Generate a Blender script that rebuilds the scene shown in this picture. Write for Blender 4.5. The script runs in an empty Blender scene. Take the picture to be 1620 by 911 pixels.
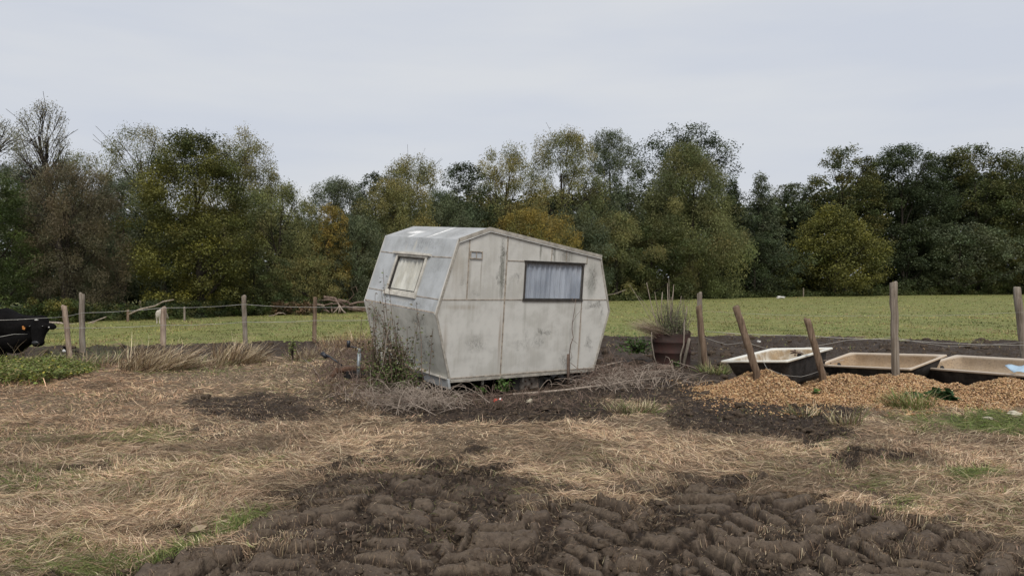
import bpy, bmesh, math, random, time
import numpy as np
from mathutils import Vector, Matrix, Euler
T0 = time.time()
SC = bpy.context.scene
COL = SC.collection
rng = np.random.default_rng(11)
random.seed(5)
PI = math.pi
H, F = 1.5, 1200.0          # eye height, focal length in px of a 1620 px wide frame

# ------------------------------------------------------------------ layout helpers
def gp(u, v, z=0.0):
    """point of height z seen at u,v on the level ground (lens level at v=440)"""
    Y = (H - z) * F / (v - 440.0)
    return np.array([(u - 810.0) / F * Y, Y, z])
def at(u, v, Y):
    return np.array([(u - 810.0) / F * Y, Y, H - (v - 440.0) / F * Y])
def sstep(a, b, x):
    t = np.clip((x - a) / (b - a + 1e-12), 0, 1)
    return t * t * (3 - 2 * t)
def lerp(a, b, t): return a + (b - a) * t

# ------------------------------------------------------------------ numpy noise
def _hash(ix, iy, seed):
    h = (ix.astype(np.int64) * 374761393 + iy.astype(np.int64) * 668265263 + seed * 974634777) & 0xffffffff
    h = ((h ^ (h >> 13)) * 1274126177) & 0xffffffff
    return (h ^ (h >> 16)) & 0xffffffff
_gr = np.random.default_rng(77).uniform(0, 2 * PI, 65536)
_GX = np.cos(_gr).astype(np.float32); _GY = np.sin(_gr).astype(np.float32)
def perlin(x, y, seed=0):
    x = np.asarray(x, float); y = np.asarray(y, float)
    ix = np.floor(x); iy = np.floor(y); fx = (x - ix).astype(np.float32); fy = (y - iy).astype(np.float32)
    ix = ix.astype(np.int32) + seed * 57; iy = iy.astype(np.int32) + seed * 131
    x0 = (ix & 255) << 8; x1 = ((ix + 1) & 255) << 8; y0 = iy & 255; y1 = (iy + 1) & 255
    def g(i, dx, dy): return _GX[i] * (fx - dx) + _GY[i] * (fy - dy)
    sx = fx * fx * fx * (fx * (fx * 6 - 15) + 10); sy = fy * fy * fy * (fy * (fy * 6 - 15) + 10)
    a = g(x0 | y0, 0, 0); b = g(x1 | y0, 1, 0); c = g(x0 | y1, 0, 1); d = g(x1 | y1, 1, 1)
    a = a + (b - a) * sx; c = c + (d - c) * sx
    return (a + (c - a) * sy) * 1.5
def fbm(x, y, oct=4, seed=0, gain=.5):
    s = 0; a = 1; t = 0
    for i in range(oct):
        s = s + a * perlin(x * 2 ** i, y * 2 ** i, seed + i * 17); t += a; a *= gain
    return s / t
def ridged(x, y, oct=3, seed=0):
    s = 0; a = 1; t = 0
    for i in range(oct):
        s = s + a * (1 - np.abs(perlin(x * 2 ** i, y * 2 ** i, seed + i * 13)) * 2); t += a; a *= .5
    return s / t
def worley(x, y, seed=0):
    ix = np.floor(x).astype(np.int64); iy = np.floor(y).astype(np.int64)
    f1 = np.full(x.shape, 9.0); f2 = np.full(x.shape, 9.0); cid = np.zeros(x.shape); dx1 = np.zeros(x.shape); dy1 = np.zeros(x.shape)
    for dx in (-1, 0, 1):
        for dy in (-1, 0, 1):
            h1 = _hash(ix + dx, iy + dy, seed) / 4294967296.0; h2 = _hash(ix + dx, iy + dy, seed + 7) / 4294967296.0
            ex = ix + dx + h1 - x; ey = iy + dy + h2 - y
            d = np.hypot(ex, ey)
            n = d < f1
            f2 = np.where(n, f1, np.minimum(f2, d)); cid = np.where(n, _hash(ix + dx, iy + dy, seed + 3) / 4294967296.0, cid)
            dx1 = np.where(n, ex, dx1); dy1 = np.where(n, ey, dy1)
            f1 = np.where(n, d, f1)
    return f1, f2, cid, dx1, dy1

# ------------------------------------------------------------------ object helpers
def tag(o, label=None, cat=None, group=None, kind=None):
    if label: o['label'] = label
    if cat: o['category'] = cat
    if group: o['group'] = group
    if kind: o['kind'] = kind
    return o
def empty(name, loc=(0, 0, 0), rot=(0, 0, 0)):
    o = bpy.data.objects.new(name, None); COL.objects.link(o)
    o.location = loc; o.rotation_euler = rot; o.empty_display_size = .1
    return o
def link(name, me, mat=None, parent=None, smooth=True):
    o = bpy.data.objects.new(name, me); COL.objects.link(o)
    if mat: me.materials.append(mat)
    if parent: o.parent = parent
    if smooth and len(me.polygons):
        me.polygons.foreach_set('use_smooth', np.ones(len(me.polygons), dtype=bool))
    return o
def mesh_np(name, V, Fq, mat=None, parent=None, smooth=False, fcol=None, vattr=None):
    """V (n,3), Fq (m,k) constant-k faces"""
    me = bpy.data.meshes.new(name)
    V = np.ascontiguousarray(V, dtype=np.float32); Fq = np.ascontiguousarray(Fq, dtype=np.int32)
    m, k = Fq.shape
    me.vertices.add(len(V)); me.vertices.foreach_set('co', V.ravel())
    me.loops.add(m * k); me.loops.foreach_set('vertex_index', Fq.ravel())
    me.polygons.add(m); me.polygons.foreach_set('loop_start', np.arange(0, m * k, k, dtype=np.int32))
    me.polygons.foreach_set('loop_total', np.full(m, k, dtype=np.int32))
    me.update(calc_edges=True)
    if fcol is not None:
        a = me.attributes.new('col', 'FLOAT_COLOR', 'FACE') if False else me.attributes.new('col', 'FLOAT_VECTOR', 'FACE')
        a.data.foreach_set('vector', np.ascontiguousarray(fcol, dtype=np.float32).ravel())
    if vattr:
        for nm, arr in vattr.items():
            a = me.attributes.new(nm, 'FLOAT', 'POINT'); a.data.foreach_set('value', np.ascontiguousarray(arr, dtype=np.float32))
    return link(name, me, mat, parent, smooth)

class MB:
    def __init__(s): s.v = []; s.f = []; s.n = 0
    def add(s, V, Fs):
        V = [tuple(map(float, p)) for p in V]
        s.v += V; s.f += [tuple(i + s.n for i in f) for f in Fs]; s.n += len(V)
    def box(s, c, size, rot=None, taper=None):
        hx, hy, hz = [a / 2 for a in size]
        P = [Vector((x, y, z)) for x in (-hx, hx) for y in (-hy, hy) for z in (-hz, hz)]
        if rot is not None: P = [rot @ p for p in P]
        P = [p + Vector(c) for p in P]
        s.add(P, [(0, 1, 3, 2), (4, 6, 7, 5), (0, 4, 5, 1), (2, 3, 7, 6), (0, 2, 6, 4), (1, 5, 7, 3)])
    def tube(s, pts, rad, n=8, caps=True, jitter=0, seed=0):
        pts = [np.array(p, float) for p in pts]
        if np.isscalar(rad): rad = [rad] * len(pts)
        r0 = random.Random(seed); V = []; prev = None
        for i, p in enumerate(pts):
            t = pts[min(i + 1, len(pts) - 1)] - pts[max(i - 1, 0)]; t = t / (np.linalg.norm(t) + 1e-9)
            if prev is None:
                a = np.array([0, 0, 1.]) if abs(t[2]) < .9 else np.array([1., 0, 0]); a = np.cross(t, a)
            else: a = prev - t * (prev @ t)
            a /= np.linalg.norm(a) + 1e-9; b = np.cross(t, a); prev = a
            for k in range(n):
                an = 2 * PI * k / n; rr = rad[i] * (1 + jitter * (r0.random() - .5))
                V.append(p + (a * math.cos(an) + b * math.sin(an)) * rr)
        Fs = [(i * n + k, i * n + (k + 1) % n, (i + 1) * n + (k + 1) % n, (i + 1) * n + k) for i in range(len(pts) - 1) for k in range(n)]
        if caps: Fs += [tuple(range(n - 1, -1, -1)), tuple((len(pts) - 1) * n + k for k in range(n))]
        s.add(V, Fs)
    def lathe(s, prof, n=32, M=None):
        V = []; M = M or Matrix.Identity(4)
        for r, z in prof:
            for k in range(n):
                a = 2 * PI * k / n; V.append(M @ Vector((r * math.cos(a), r * math.sin(a), z)))
        Fs = [(i * n + k, i * n + (k + 1) % n, (i + 1) * n + (k + 1) % n, (i + 1) * n + k) for i in range(len(prof) - 1) for k in range(n)]
        s.add(V, Fs)
    def build(s, name, mat=None, parent=None, smooth=False, bevel=0):
        me = bpy.data.meshes.new(name); me.from_pydata(s.v, [], s.f); me.update()
        o = link(name, me, mat, parent, smooth)
        if bevel:
            m = o.modifiers.new('bevel', 'BEVEL'); m.width = bevel; m.segments = 2; m.limit_method = 'ANGLE'
        return o

# ------------------------------------------------------------------ material helpers
class Mat:
    def __init__(s, name, rough=.8, spec=.3):
        s.m = bpy.data.materials.new(name); s.m.use_nodes = True; s.nt = s.m.node_tree; s.N = s.nt.nodes; s.L = s.nt.links
        s.b = s.N['Principled BSDF']; s.b.inputs['Roughness'].default_value = rough; s.b.inputs['Specular IOR Level'].default_value = spec
        s.tc = s.N.new('ShaderNodeTexCoord')
    def con(s, a, b):
        if isinstance(a, (int, float)): b.default_value = a
        elif isinstance(a, (tuple, list)):
            a = tuple(a); b.default_value = a if len(a) == len(b.default_value) else a + (1,) if len(a) == 3 else a[:3]
        else: s.L.new(a, b)
    def co(s, which='Object', scale=None, rot=None):
        o = s.tc.outputs[which]
        if scale or rot:
            mp = s.N.new('ShaderNodeMapping'); s.L.new(o, mp.inputs[0])
            if scale: mp.inputs['Scale'].default_value = scale
            if rot: mp.inputs['Rotation'].default_value = rot
            o = mp.outputs[0]
        return o
    def noise(s, scale, detail=4, rough=.55, vec=None, dist=0, out=0):
        n = s.N.new('ShaderNodeTexNoise'); n.inputs['Scale'].default_value = scale; n.inputs['Detail'].default_value = detail
        n.inputs['Roughness'].default_value = rough; n.inputs['Distortion'].default_value = dist
        s.L.new(vec if vec is not None else s.co(), n.inputs['Vector']); return n.outputs[out]
    def vor(s, scale, vec=None, feature='F1', out='Distance'):
        n = s.N.new('ShaderNodeTexVoronoi'); n.feature = feature; n.inputs['Scale'].default_value = scale
        s.L.new(vec if vec is not None else s.co(), n.inputs['Vector']); return n.outputs[out]
    def attr(s, name, out='Fac'):
        n = s.N.new('ShaderNodeAttribute'); n.attribute_name = name; return n.outputs[out]
    def ramp(s, fac, a, b, lo=0., hi=1., smooth=True):
        n = s.N.new('ShaderNodeMapRange'); n.interpolation_type = 'SMOOTHSTEP' if smooth else 'LINEAR'
        s.con(fac, n.inputs[0]); s.con(a, n.inputs[1]); s.con(b, n.inputs[2]); s.con(lo, n.inputs[3]); s.con(hi, n.inputs[4]); return n.outputs[0]
    def math(s, op, a, b=0., c=None):
        n = s.N.new('ShaderNodeMath'); n.operation = op; s.con(a, n.inputs[0]); s.con(b, n.inputs[1])
        if c is not None: s.con(c, n.inputs[2])
        return n.outputs[0]
    def vmath(s, op, a, b):
        n = s.N.new('ShaderNodeVectorMath'); n.operation = op; s.con(a, n.inputs[0]); s.con(b, n.inputs[1]); return n
    def mix(s, fac, a, b, mode='MIX'):
        n = s.N.new('ShaderNodeMix'); n.data_type = 'RGBA'; n.blend_type = mode
        s.con(fac, n.inputs[0]); s.con(a, n.inputs[6]); s.con(b, n.inputs[7]); return n.outputs[2]
    def cramp(s, fac, stops):
        n = s.N.new('ShaderNodeValToRGB'); s.con(fac, n.inputs[0]); e = n.color_ramp.elements
        while len(e) < len(stops): e.new(.5)
        for k, (p, c) in enumerate(stops): e[k].position = p; e[k].color = tuple(c) + (1,)
        return n.outputs[0]
    def bump(s, h, strength=.5, dist=.01):
        n = s.N.new('ShaderNodeBump'); n.inputs['Strength'].default_value = strength; n.inputs['Distance'].default_value = dist
        s.con(h, n.inputs['Height']); s.L.new(n.outputs[0], s.b.inputs['Normal']); return n
    def blob(s, c, r, vec=None):
        """soft elliptic spot round c with radii r in the part's own metres"""
        d = s.vmath('SUBTRACT', vec if vec is not None else s.co(), c); d = s.vmath('DIVIDE', d.outputs[0], r)
        n = s.N.new('ShaderNodeVectorMath'); n.operation = 'LENGTH'; s.L.new(d.outputs[0], n.inputs[0])
        return s.ramp(n.outputs['Value'], 0.15, 1.0, 1., 0.)
    def color(s, c): s.con(c, s.b.inputs['Base Color']); return s
def simple(name, col, rough=.7, var=.25, scale=8, metal=0, bump=.3, spec=.3, bdist=.004):
    m = Mat(name, rough, spec); n = m.noise(scale, 5)
    n2 = m.noise(scale * 7, 3)
    d = [c * (1 - var) for c in col]; l = [min(1, c * (1 + var)) for c in col]
    m.color(m.mix(m.ramp(m.math('ADD', m.math('MULTIPLY', n, .65), m.math('MULTIPLY', n2, .35)), .35, .65), tuple(d), tuple(l)))
    m.b.inputs['Metallic'].default_value = metal
    if bump: m.bump(n2, bump, bdist)
    return m.m

# ------------------------------------------------------------------ ground layout
def ell(u, v, cu, cv, ru, rv, soft=.5):
    d = np.sqrt(((u - cu) / ru) ** 2 + ((v - cv) / rv) ** 2)
    return 1 - sstep(1 - soft, 1 + soft, d)
MUD_EDGE = ([-900, 0, 200, 300, 420, 520, 640, 760, 850, 1000, 1150, 1250, 1400, 1500, 1620, 2400],
            [1150, 1010, 925, 868, 806, 765, 728, 735, 772, 772, 762, 790, 812, 832, 845, 880])
TRACKS = [  # x, y, heading deg, half width, lug pitch, lug angle
    (-1.9, 4.6, 52, .34, .19, 62), (-1.25, 4.5, 70, .36, .20, 60), (-0.5, 4.4, 58, .40, .205, 64), (0.3, 4.4, 70, .42, .21, 58), (1.05, 4.3, 56, .40, .205, 62), (1.75, 4.2, 42, .38, .20, 56),
    (2.45, 4.2, 50, .38, .205, 58), (3.2, 4.3, 34, .40, .20, 58), (-0.9, 5.7, 88, .42, .22, 62), (1.9, 5.4, 118, .42, .22, 62), (0.6, 5.9, 75, .42, .22, 62)]
def fields(x, y):
    x = np.asarray(x, float); y = np.asarray(y, float)
    ys = np.maximum(y, 2.6)
    u = 810 + F * x / ys; v = 440 + 1800.0 / ys
    w1 = fbm(x * .9, y * .9, 3, 5); w2 = fbm(x * 3.2, y * 3.2, 4, 9)
    vv = v + (w1 * 26 + w2 * 26) * np.clip((v - 470) / 300, .1, 1.3); uu = u + w1 * 40
    ed = vv - np.interp(u, *MUD_EDGE) + 95 * fbm(x * 1.9, y * 2.8, 4, 505) * sstep(600, 700, v); near = .5 * sstep(-45, 10, ed) + .5 * sstep(0, 50, ed)
    m = near
    for (cu, cv, ru, rv, k) in [(400, 648, 120, 22, .62), (330, 692, 70, 12, .45), (790, 650, 200, 26, .95), (1200, 655, 165, 30, 1.),
                                (1300, 690, 70, 14, .8), (1395, 730, 66, 12, .9), (760, 700, 120, 12, .35), (900, 612, 260, 20, .9), (1030, 622, 120, 18, .7),
                                (280, 850, 90, 16, .5), (130, 745, 60, 10, .55), (560, 640, 90, 22, .5), (700, 742, 60, 14, .5), (1500, 690, 80, 10, .3),
                                (1340, 775, 60, 9, .45), (100, 860, 60, 9, .5)]:
        m = np.maximum(m, k * ell(uu, vv, cu, cv, ru, rv, .45))
    # churned strip beyond the fence
    vt = np.interp(u, [-400, 60, 300, 520, 700, 960, 1150, 1400, 1620, 2200], [556, 550, 547, 541, 537, 532, 532, 537, 542, 551])
    vb = np.interp(u, [-400, 60, 300, 420, 520, 700, 960, 1150, 1300, 1620, 2200], [575, 582, 574, 566, 566, 600, 596, 604, 600, 600, 610])
    wv = w1 * 5 + w2 * 3
    strip = sstep(-3, 3, v + wv - vt) * (1 - sstep(-4, 5, v + wv - vb))
    m = np.maximum(m, strip)
    field = 1 - sstep(-3, 2, v + wv * 1.5 - vt)
    tuft = np.zeros_like(u)
    for (cu, cv, ru, rv, k) in [(230, 692, 70, 18, .35), (1480, 668, 60, 12, .5), (1548, 668, 60, 14, 1.), (1600, 672, 40, 14, .9), (1545, 752, 34, 12, .9), (1185, 655, 30, 8, .5),
                                (1440, 640, 50, 14, .5), (60, 700, 120, 16, .15), (940, 650, 30, 8, .3), (1010, 650, 40, 8, .5), (520, 566, 60, 10, .5), (620, 590, 70, 30, .5),
                                (30, 770, 110, 20, .2), (60, 880, 120, 30, .25), (1370, 770, 50, 10, .3), (1430, 810, 30, 8, .4), (1130, 568, 18, 8, .4), (300, 590, 90, 8, .35), (150, 560, 130, 12, .6)]:
        tuft = np.maximum(tuft, k * ell(uu, vv, cu, cv, ru, rv, .5))
    dd = np.abs((v - 872) + (u - 290) * .45) ; tuft = np.maximum(tuft, .75 * (1 - sstep(3, 15, dd)) * sstep(190, 240, u) * (1 - sstep(400, 440, u)))
    tuft = np.maximum(tuft, .5 * (1 - sstep(8, 26, np.abs(v - 905 + (u - 180) * .1))) * sstep(-100, 150, u) * (1 - sstep(180, 240, u)))
    # relief
    h = .035 * fbm(x * .35, y * .35, 2, 31) * sstep(60, 15, y) + .012 * fbm(x * 2.4, y * 2.4, 3, 77)
    for (cx, cy, r, a) in [(-6.55, 14.0, .6, .22), (-5.9, 15.4, .5, .10), (-8.6, 14.2, 1.1, .06), (-2.4, 12.2, 1.1, .10), (1.9, 11.6, 1.2, .05), (-1.9, 9.9, .8, .05)]:
        h = h + a * np.exp(-((x - cx) ** 2 + (y - cy) ** 2) / r ** 2)
    h = h - .10 * np.exp(-((x + 9.3) ** 2 + (y - 14.5) ** 2) / 2.0)
    cvx = (x + .2) * .785 + (y - 11.2) * .62; cvy = -(x + .2) * .62 + (y - 11.2) * .785
    cav = np.exp(-((cvx / 1.9) ** 4 + (cvy / 1.5) ** 4)); h = h * (1 - .9 * cav) - .11 * cav
    far = sstep(11, 16, y)
    # tyre treads
    lump = np.zeros_like(x); bars = np.zeros_like(x)
    sel = (m > .02) & (y < 13)
    if sel.any():
        X = x[sel]; Y = y[sel]
        wx = X + .06 * fbm(X * 1.3, Y * 1.3, 2, 151) + .055 * fbm(X * 4.2, Y * 4.2, 3, 51) + .012 * fbm(X * 14, Y * 14, 2, 57); wy = Y + .06 * fbm(X * 1.3, Y * 1.3, 2, 161) + .055 * fbm(X * 4.2, Y * 4.2, 3, 61) + .012 * fbm(X * 14, Y * 14, 2, 63)
        hb = np.zeros_like(X); cov = np.zeros_like(X); prm = np.zeros_like(X)
        for i, (tx, ty, hd, hw, pitch, la) in enumerate(TRACKS):
            a = math.radians(hd); dx = wx - tx; dy = wy - ty
            s = dx * math.cos(a) + dy * math.sin(a); w = -dx * math.sin(a) + dy * math.cos(a)
            s = s + .12 * np.sin(w * 2.3 + i)
            side = (w > 0)
            ph = (s + np.abs(w) / math.tan(math.radians(la)) + side * pitch * .5) / pitch
            k = np.floor(ph); fr = ph - k
            rnd = _hash(k, side.astype(np.int64) + i * 5, 91) / 4294967296.0
            rnd2 = _hash(k, side.astype(np.int64) + i * 5, 191) / 4294967296.0; top = .32 + .07 * rnd
            d = np.abs(fr - .5)
            pr = np.clip(1 - (d / top) ** 4.5, 0, 1) ** .6 * (.78 + .5 * (fr - .5) * np.where(rnd > .5, 1, -1) + .2)            # rounded loaf, near-vertical sides
            pr = pr * (1 - .9 * sstep(hw * (.86 + .14 * rnd), hw * (.98 + .12 * rnd), np.abs(w)))
            pr = pr * sstep(.0, .05, np.abs(w) - .01) * (.65 + .5 * rnd2)
            cut = (rnd - .5) * hw * 1.5; pr = pr * (1 - .9 * np.exp(-((np.abs(w) - hw * .5 - cut) / .014) ** 2) * (rnd2 > .45))
            pr = pr * (1 - .15 * fbm(X * 9, Y * 9, 2, 5))
            tm = 1 - sstep(hw * .95, hw * 1.12, np.abs(w))
            keep = sstep(-.20, .02, fbm(X * 1.7 + i, Y * 1.7, 3, 120 + i))
            tm = tm * keep
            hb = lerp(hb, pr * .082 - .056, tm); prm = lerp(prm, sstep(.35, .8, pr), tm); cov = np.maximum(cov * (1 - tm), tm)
        f1, f2, cid, ex, ey = worley(wx * 6.5, wy * 8, 3)
        g1, g2, cid2, gx, gy = worley(wx * 17, wy * 19, 8)
        plate = sstep(0, .22, f2 - f1) * (.3 + .7 * cid) + (ex * np.cos(cid * 40) + ey * np.sin(cid * 40)) * .6
        crumbs = sstep(0, .35, g2 - g1) * (.2 + .8 * cid2)
        rough = -.05 + .045 * plate + .034 * crumbs + .024 * ridged(X * 8, Y * 8, 3, 44) + .010 * ridged(X * 25, Y * 25, 2, 46)
        # drying cracks on the loaves
        c1, c2, _, _, _ = worley(wx * 9 + .4 * fbm(X * 12, Y * 12, 2, 2), wy * 7, 15)
        crack = (1 - sstep(.0, .05, c2 - c1))
        hb = hb - crack * .022 * sstep(.0, .03, hb) + .008 * fbm(X * 12, Y * 12, 2, 3) + .006 * ridged(X * 30, Y * 30, 2, 33) + .024 * crumbs * sstep(.02, .35, fbm(X * 2.5, Y * 2.5, 3, 8))
        ff = sstep(6.1, 4.9, Y + 1.1 * fbm(X * .8, Y * .8, 2, 71))
        mixw = cov * ff
        hh = lerp(rough, hb + .02, mixw)
        hh = hh * lerp(.55, 1., sstep(9, 6, Y))
        e = sstep(.1, .75, m[sel])
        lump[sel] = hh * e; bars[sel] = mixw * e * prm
    h = h + lump * (1 - .6 * cav)
    # thatch lumps
    th = (1 - m) * (1 - field) * sstep(20, 12, y)
    sel = (th > .02)
    if sel.any():
        X = x[sel]; Y = y[sel]
        tt = np.zeros_like(x); tt[sel] = .030 * ridged(X * 1.7, Y * 2.6, 3, 21) + .035 * fbm(X * 5, Y * 6, 3, 28)
        h = h + tt * th
    fm = strip * far
    sel = fm > .02
    if sel.any():
        X = x[sel]; Y = y[sel]; a1, a2, ci, _, _ = worley(X * 3.2, Y * 2.2, 19)
        tt = np.zeros_like(x); tt[sel] = .07 * sstep(0, .3, a2 - a1) * ci + .03 * ridged(X * 5, Y * 4, 2, 6); h = h + tt * fm
    h = h + field * .03 * fbm(x * .8, y * .5, 3, 15) * sstep(120, 60, y)
    return dict(h=h, mud=m, green=tuft, field=field, strip=strip, bars=bars, u=u, v=v)
def hz(x, y): return fields(np.atleast_1d(x), np.atleast_1d(y))['h']
def gz(x, y): return float(hz(x, y)[0])

# ------------------------------------------------------------------ materials
def ground_material():
    m = Mat('soil_and_thatch', .85, .25)
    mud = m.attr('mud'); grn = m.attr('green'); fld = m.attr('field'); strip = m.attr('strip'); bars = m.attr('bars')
    n1 = m.noise(3.0, 6, .6); n2 = m.noise(26, 5, .65); n3 = m.noise(110, 3, .6)
    st = m.noise(9, 5, .7, m.co('Object', (1, 3.2, 1), (0, 0, .5)), 1.2)
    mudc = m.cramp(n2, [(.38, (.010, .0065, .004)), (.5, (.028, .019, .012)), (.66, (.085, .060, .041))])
    mudc = m.mix(m.math('MULTIPLY', bars, .85), mudc, m.cramp(n2, [(.3, (.098, .072, .050)), (.7, (.160, .122, .088))]))  # tread bars lighter; shade in the gaps between them is put into the colour
    mudc = m.mix(m.ramp(n1, .35, .7, 0, .35), mudc, (.060, .036, .023))
    mudc = m.mix(m.math('MULTIPLY', strip, .75), mudc, m.cramp(n2, [(.3, (.024, .015, .009)), (.7, (.064, .043, .027))]))
    straw = m.cramp(st, [(.25, (.050, .036, .024)), (.48, (.165, .118, .074)), (.7, (.30, .22, .14))])
    straw = m.mix(m.ramp(n1, .45, .75, 0, .5), straw, (.13, .095, .06))
    sf = m.noise(34, 5, .75, m.co('Object', (1, 2.2, 1), (0, 0, .3)), 1.5)
    straw = m.mix(m.ramp(sf, .50, .60, 0, .75), straw, (.035, .023, .014)); straw = m.mix(m.ramp(sf, .46, .38, 0, .6), straw, (.36, .27, .175))
    sg = m.noise(1.3, 5, .6, m.co('Object', (1, 2.4, 1))); sg2 = m.noise(5.5, 5, .7, m.co('Object', (1, 3, 1)))
    fg = m.cramp(m.math('ADD', m.math('MULTIPLY', sg, .45), m.math('MULTIPLY', sg2, .55)), [(.36, (.085, .115, .032)), (.47, (.165, .180, .052)), (.55, (.235, .225, .075)), (.66, (.30, .255, .11))])
    fg = m.mix(m.ramp(m.noise(.55, 4, .6, m.co('Object', (.6, 2.2, 1))), .52, .72, 0, .55), fg, (.22, .165, .09))
    gg = m.cramp(n2, [(.3, (.05, .07, .02)), (.7, (.13, .15, .045))])
    c = m.mix(m.ramp(m.math('ADD', mud, m.math('MULTIPLY', m.math('SUBTRACT', n2, .5), .9)), .3, .6), straw, mudc)
    c = m.mix(m.ramp(m.math('ADD', grn, m.math('MULTIPLY', m.math('SUBTRACT', n2, .5), .9)), .45, .9, 0, .7), c, gg)
    edge = m.ramp(m.math('ADD', fld, m.math('MULTIPLY', m.math('SUBTRACT', sg2, .5), .5)), .35, .75)
    c = m.mix(edge, c, fg)
    c = m.mix(m.ramp(n3, .5, .68, 0, .35), c, (.018, .012, .008))
    m.color(c)
    m.con(m.ramp(m.math('MULTIPLY', mud, m.ramp(n1, .3, .7)), 0, 1, .88, .62), m.b.inputs['Roughness'])
    m.bump(m.math('ADD', m.math('MULTIPLY', n2, .6), m.math('MULTIPLY', n3, .4)), .8, .02)
    return m.m
def leaf_material(name, trans=.25, rough=.6, spec=.25):
    m = bpy.data.materials.new(name); m.use_nodes = True; nt = m.node_tree; b = nt.nodes['Principled BSDF']
    a = nt.nodes.new('ShaderNodeAttribute'); a.attribute_name = 'col'
    n = nt.nodes.new('ShaderNodeTexNoise'); n.inputs['Scale'].default_value = 1.5
    tc = nt.nodes.new('ShaderNodeTexCoord'); nt.links.new(tc.outputs['Object'], n.inputs['Vector'])
    mr = nt.nodes.new('ShaderNodeMapRange'); mr.inputs[1].default_value = .3; mr.inputs[2].default_value = .7; mr.inputs[3].default_value = .85; mr.inputs[4].default_value = 1.15
    nt.links.new(n.outputs[0], mr.inputs[0])
    mu = nt.nodes.new('ShaderNodeVectorMath'); mu.operation = 'SCALE'; nt.links.new(a.outputs['Vector'], mu.inputs[0]); nt.links.new(mr.outputs[0], mu.inputs['Scale'])
    nt.links.new(mu.outputs[0], b.inputs['Base Color']); b.inputs['Roughness'].default_value = rough; b.inputs['Specular IOR Level'].default_value = spec
    if trans:
        t = nt.nodes.new('ShaderNodeBsdfTranslucent'); mx = nt.nodes.new('ShaderNodeMixShader'); mx.inputs[0].default_value = trans
        nt.links.new(mu.outputs[0], t.inputs['Color']); nt.links.new(b.outputs[0], mx.inputs[1]); nt.links.new(t.outputs[0], mx.inputs[2])
        nt.links.new(mx.outputs[0], nt.nodes['Material Output'].inputs['Surface'])
    return m
M = {}
M['ground'] = ground_material()
M['leaf'] = leaf_material('leaf', .25)
M['blade'] = leaf_material('dry_blade', .12, .65, .2)
M['chip'] = leaf_material('wood_chip', 0, .8, .2)
def bark(name, dark, light, sc=6):
    m = Mat(name, .9, .15); n = m.noise(sc, 6, .65, m.co('Object', (1, 1, .18))); n2 = m.noise(sc * 5, 4, .6, m.co('Object', (1, 1, .25)))
    m.color(m.mix(m.ramp(m.math('ADD', m.math('MULTIPLY', n, .5), m.math('MULTIPLY', n2, .5)), .36, .62), dark, light)); m.bump(n2, .7, .01)
    return m.m
M['bark'] = bark('tree_bark', (.022, .018, .014), (.060, .050, .040))
M['pale_bark'] = bark('pale_bark', (.10, .085, .065), (.24, .20, .16))
M['dead_wood'] = bark('dead_wood', (.085, .058, .045), (.22, .16, .125), 4)
M['silver_wood'] = bark('silver_wood', (.16, .125, .095), (.40, .33, .27), 4)
def post_mat(name, dark, mid, light):
    m = Mat(name, .88, .15)
    g = m.noise(30, 5, .6, m.co('Object', (1, 1, .05)), .4); n = m.noise(5, 5, .6); k = m.noise(90, 3, .5, m.co('Object', (1, 1, .06)))
    c = m.cramp(g, [(.32, dark), (.5, mid), (.68, light)]); c = m.mix(m.ramp(n, .5, .75, 0, .6), c, dark)
    c = m.mix(m.ramp(k, .62, .72, 0, .7), c, (.03, .022, .016)); m.color(c); m.bump(m.math('ADD', g, m.math('MULTIPLY', k, .5)), .9, .012); return m.m
M['post_grey'] = post_mat('weathered_grey_wood', (.12, .095, .07), (.23, .19, .15), (.34, .30, .25))
M['post_pale'] = post_mat('pale_wood', (.18, .13, .095), (.34, .255, .19), (.46, .37, .29))
M['post_brown'] = post_mat('brown_wood', (.09, .06, .04), (.18, .125, .085), (.27, .20, .145))
M['wire'] = simple('galvanised_wire', (.42, .40, .36), .5, .2, 3, .4, 0)
M['steel'] = simple('galvanised_steel', (.30, .33, .34), .5, .25, 12, .6, .2)
M['rusty'] = simple('rusty_iron', (.10, .055, .035), .9, .4, 14, .1, .6)
M['black_metal'] = simple('black_iron', (.018, .018, .018), .7, .4, 10, 0, .3)
M['rubber'] = simple('old_rubber', (.035, .032, .028), .85, .35, 9, 0, .4)
M['plastic_black'] = simple('black_plastic', (.02, .022, .028), .4, .2, 6, 0, .1, .5)

# ------------------------------------------------------------------ ground sheet
def make_ground():
    t = np.concatenate([-np.geomspace(.76, 40, 26)[::-1][:-1], np.linspace(-.76, .76, 1320), np.geomspace(.76, 40, 26)[1:]])
    vs = np.concatenate([np.linspace(930, 640, 400)[:-1], np.linspace(640, 500, 190)[:-1], np.linspace(500, 446, 62)])
    Ys = 1800.0 / (vs - 440)
    Ys = np.concatenate([[-60, -20, -6, 0, 1.5, 2.4, 3.0, 3.35], Ys, [420, 700, 1300, 2600]])
    Yg, Tg = np.meshgrid(Ys, t, indexing='ij')
    Xg = Tg * np.maximum(Yg, 3.3)
    x = Xg.ravel(); y = Yg.ravel(); f = fields(x, y)
    z = np.where(y < 140, f['h'], 0)
    nr, nc = Yg.shape
    i = np.arange(nr * nc).reshape(nr, nc)
    Q = np.stack([i[:-1, :-1], i[:-1, 1:], i[1:, 1:], i[1:, :-1]], -1).reshape(-1, 4)
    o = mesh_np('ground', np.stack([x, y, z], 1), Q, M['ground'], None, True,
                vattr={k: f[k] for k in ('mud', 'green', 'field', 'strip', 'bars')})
    tag(o, 'churned brown mud, flattened dry grass and green pasture', None, None, 'structure')
make_ground()
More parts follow.
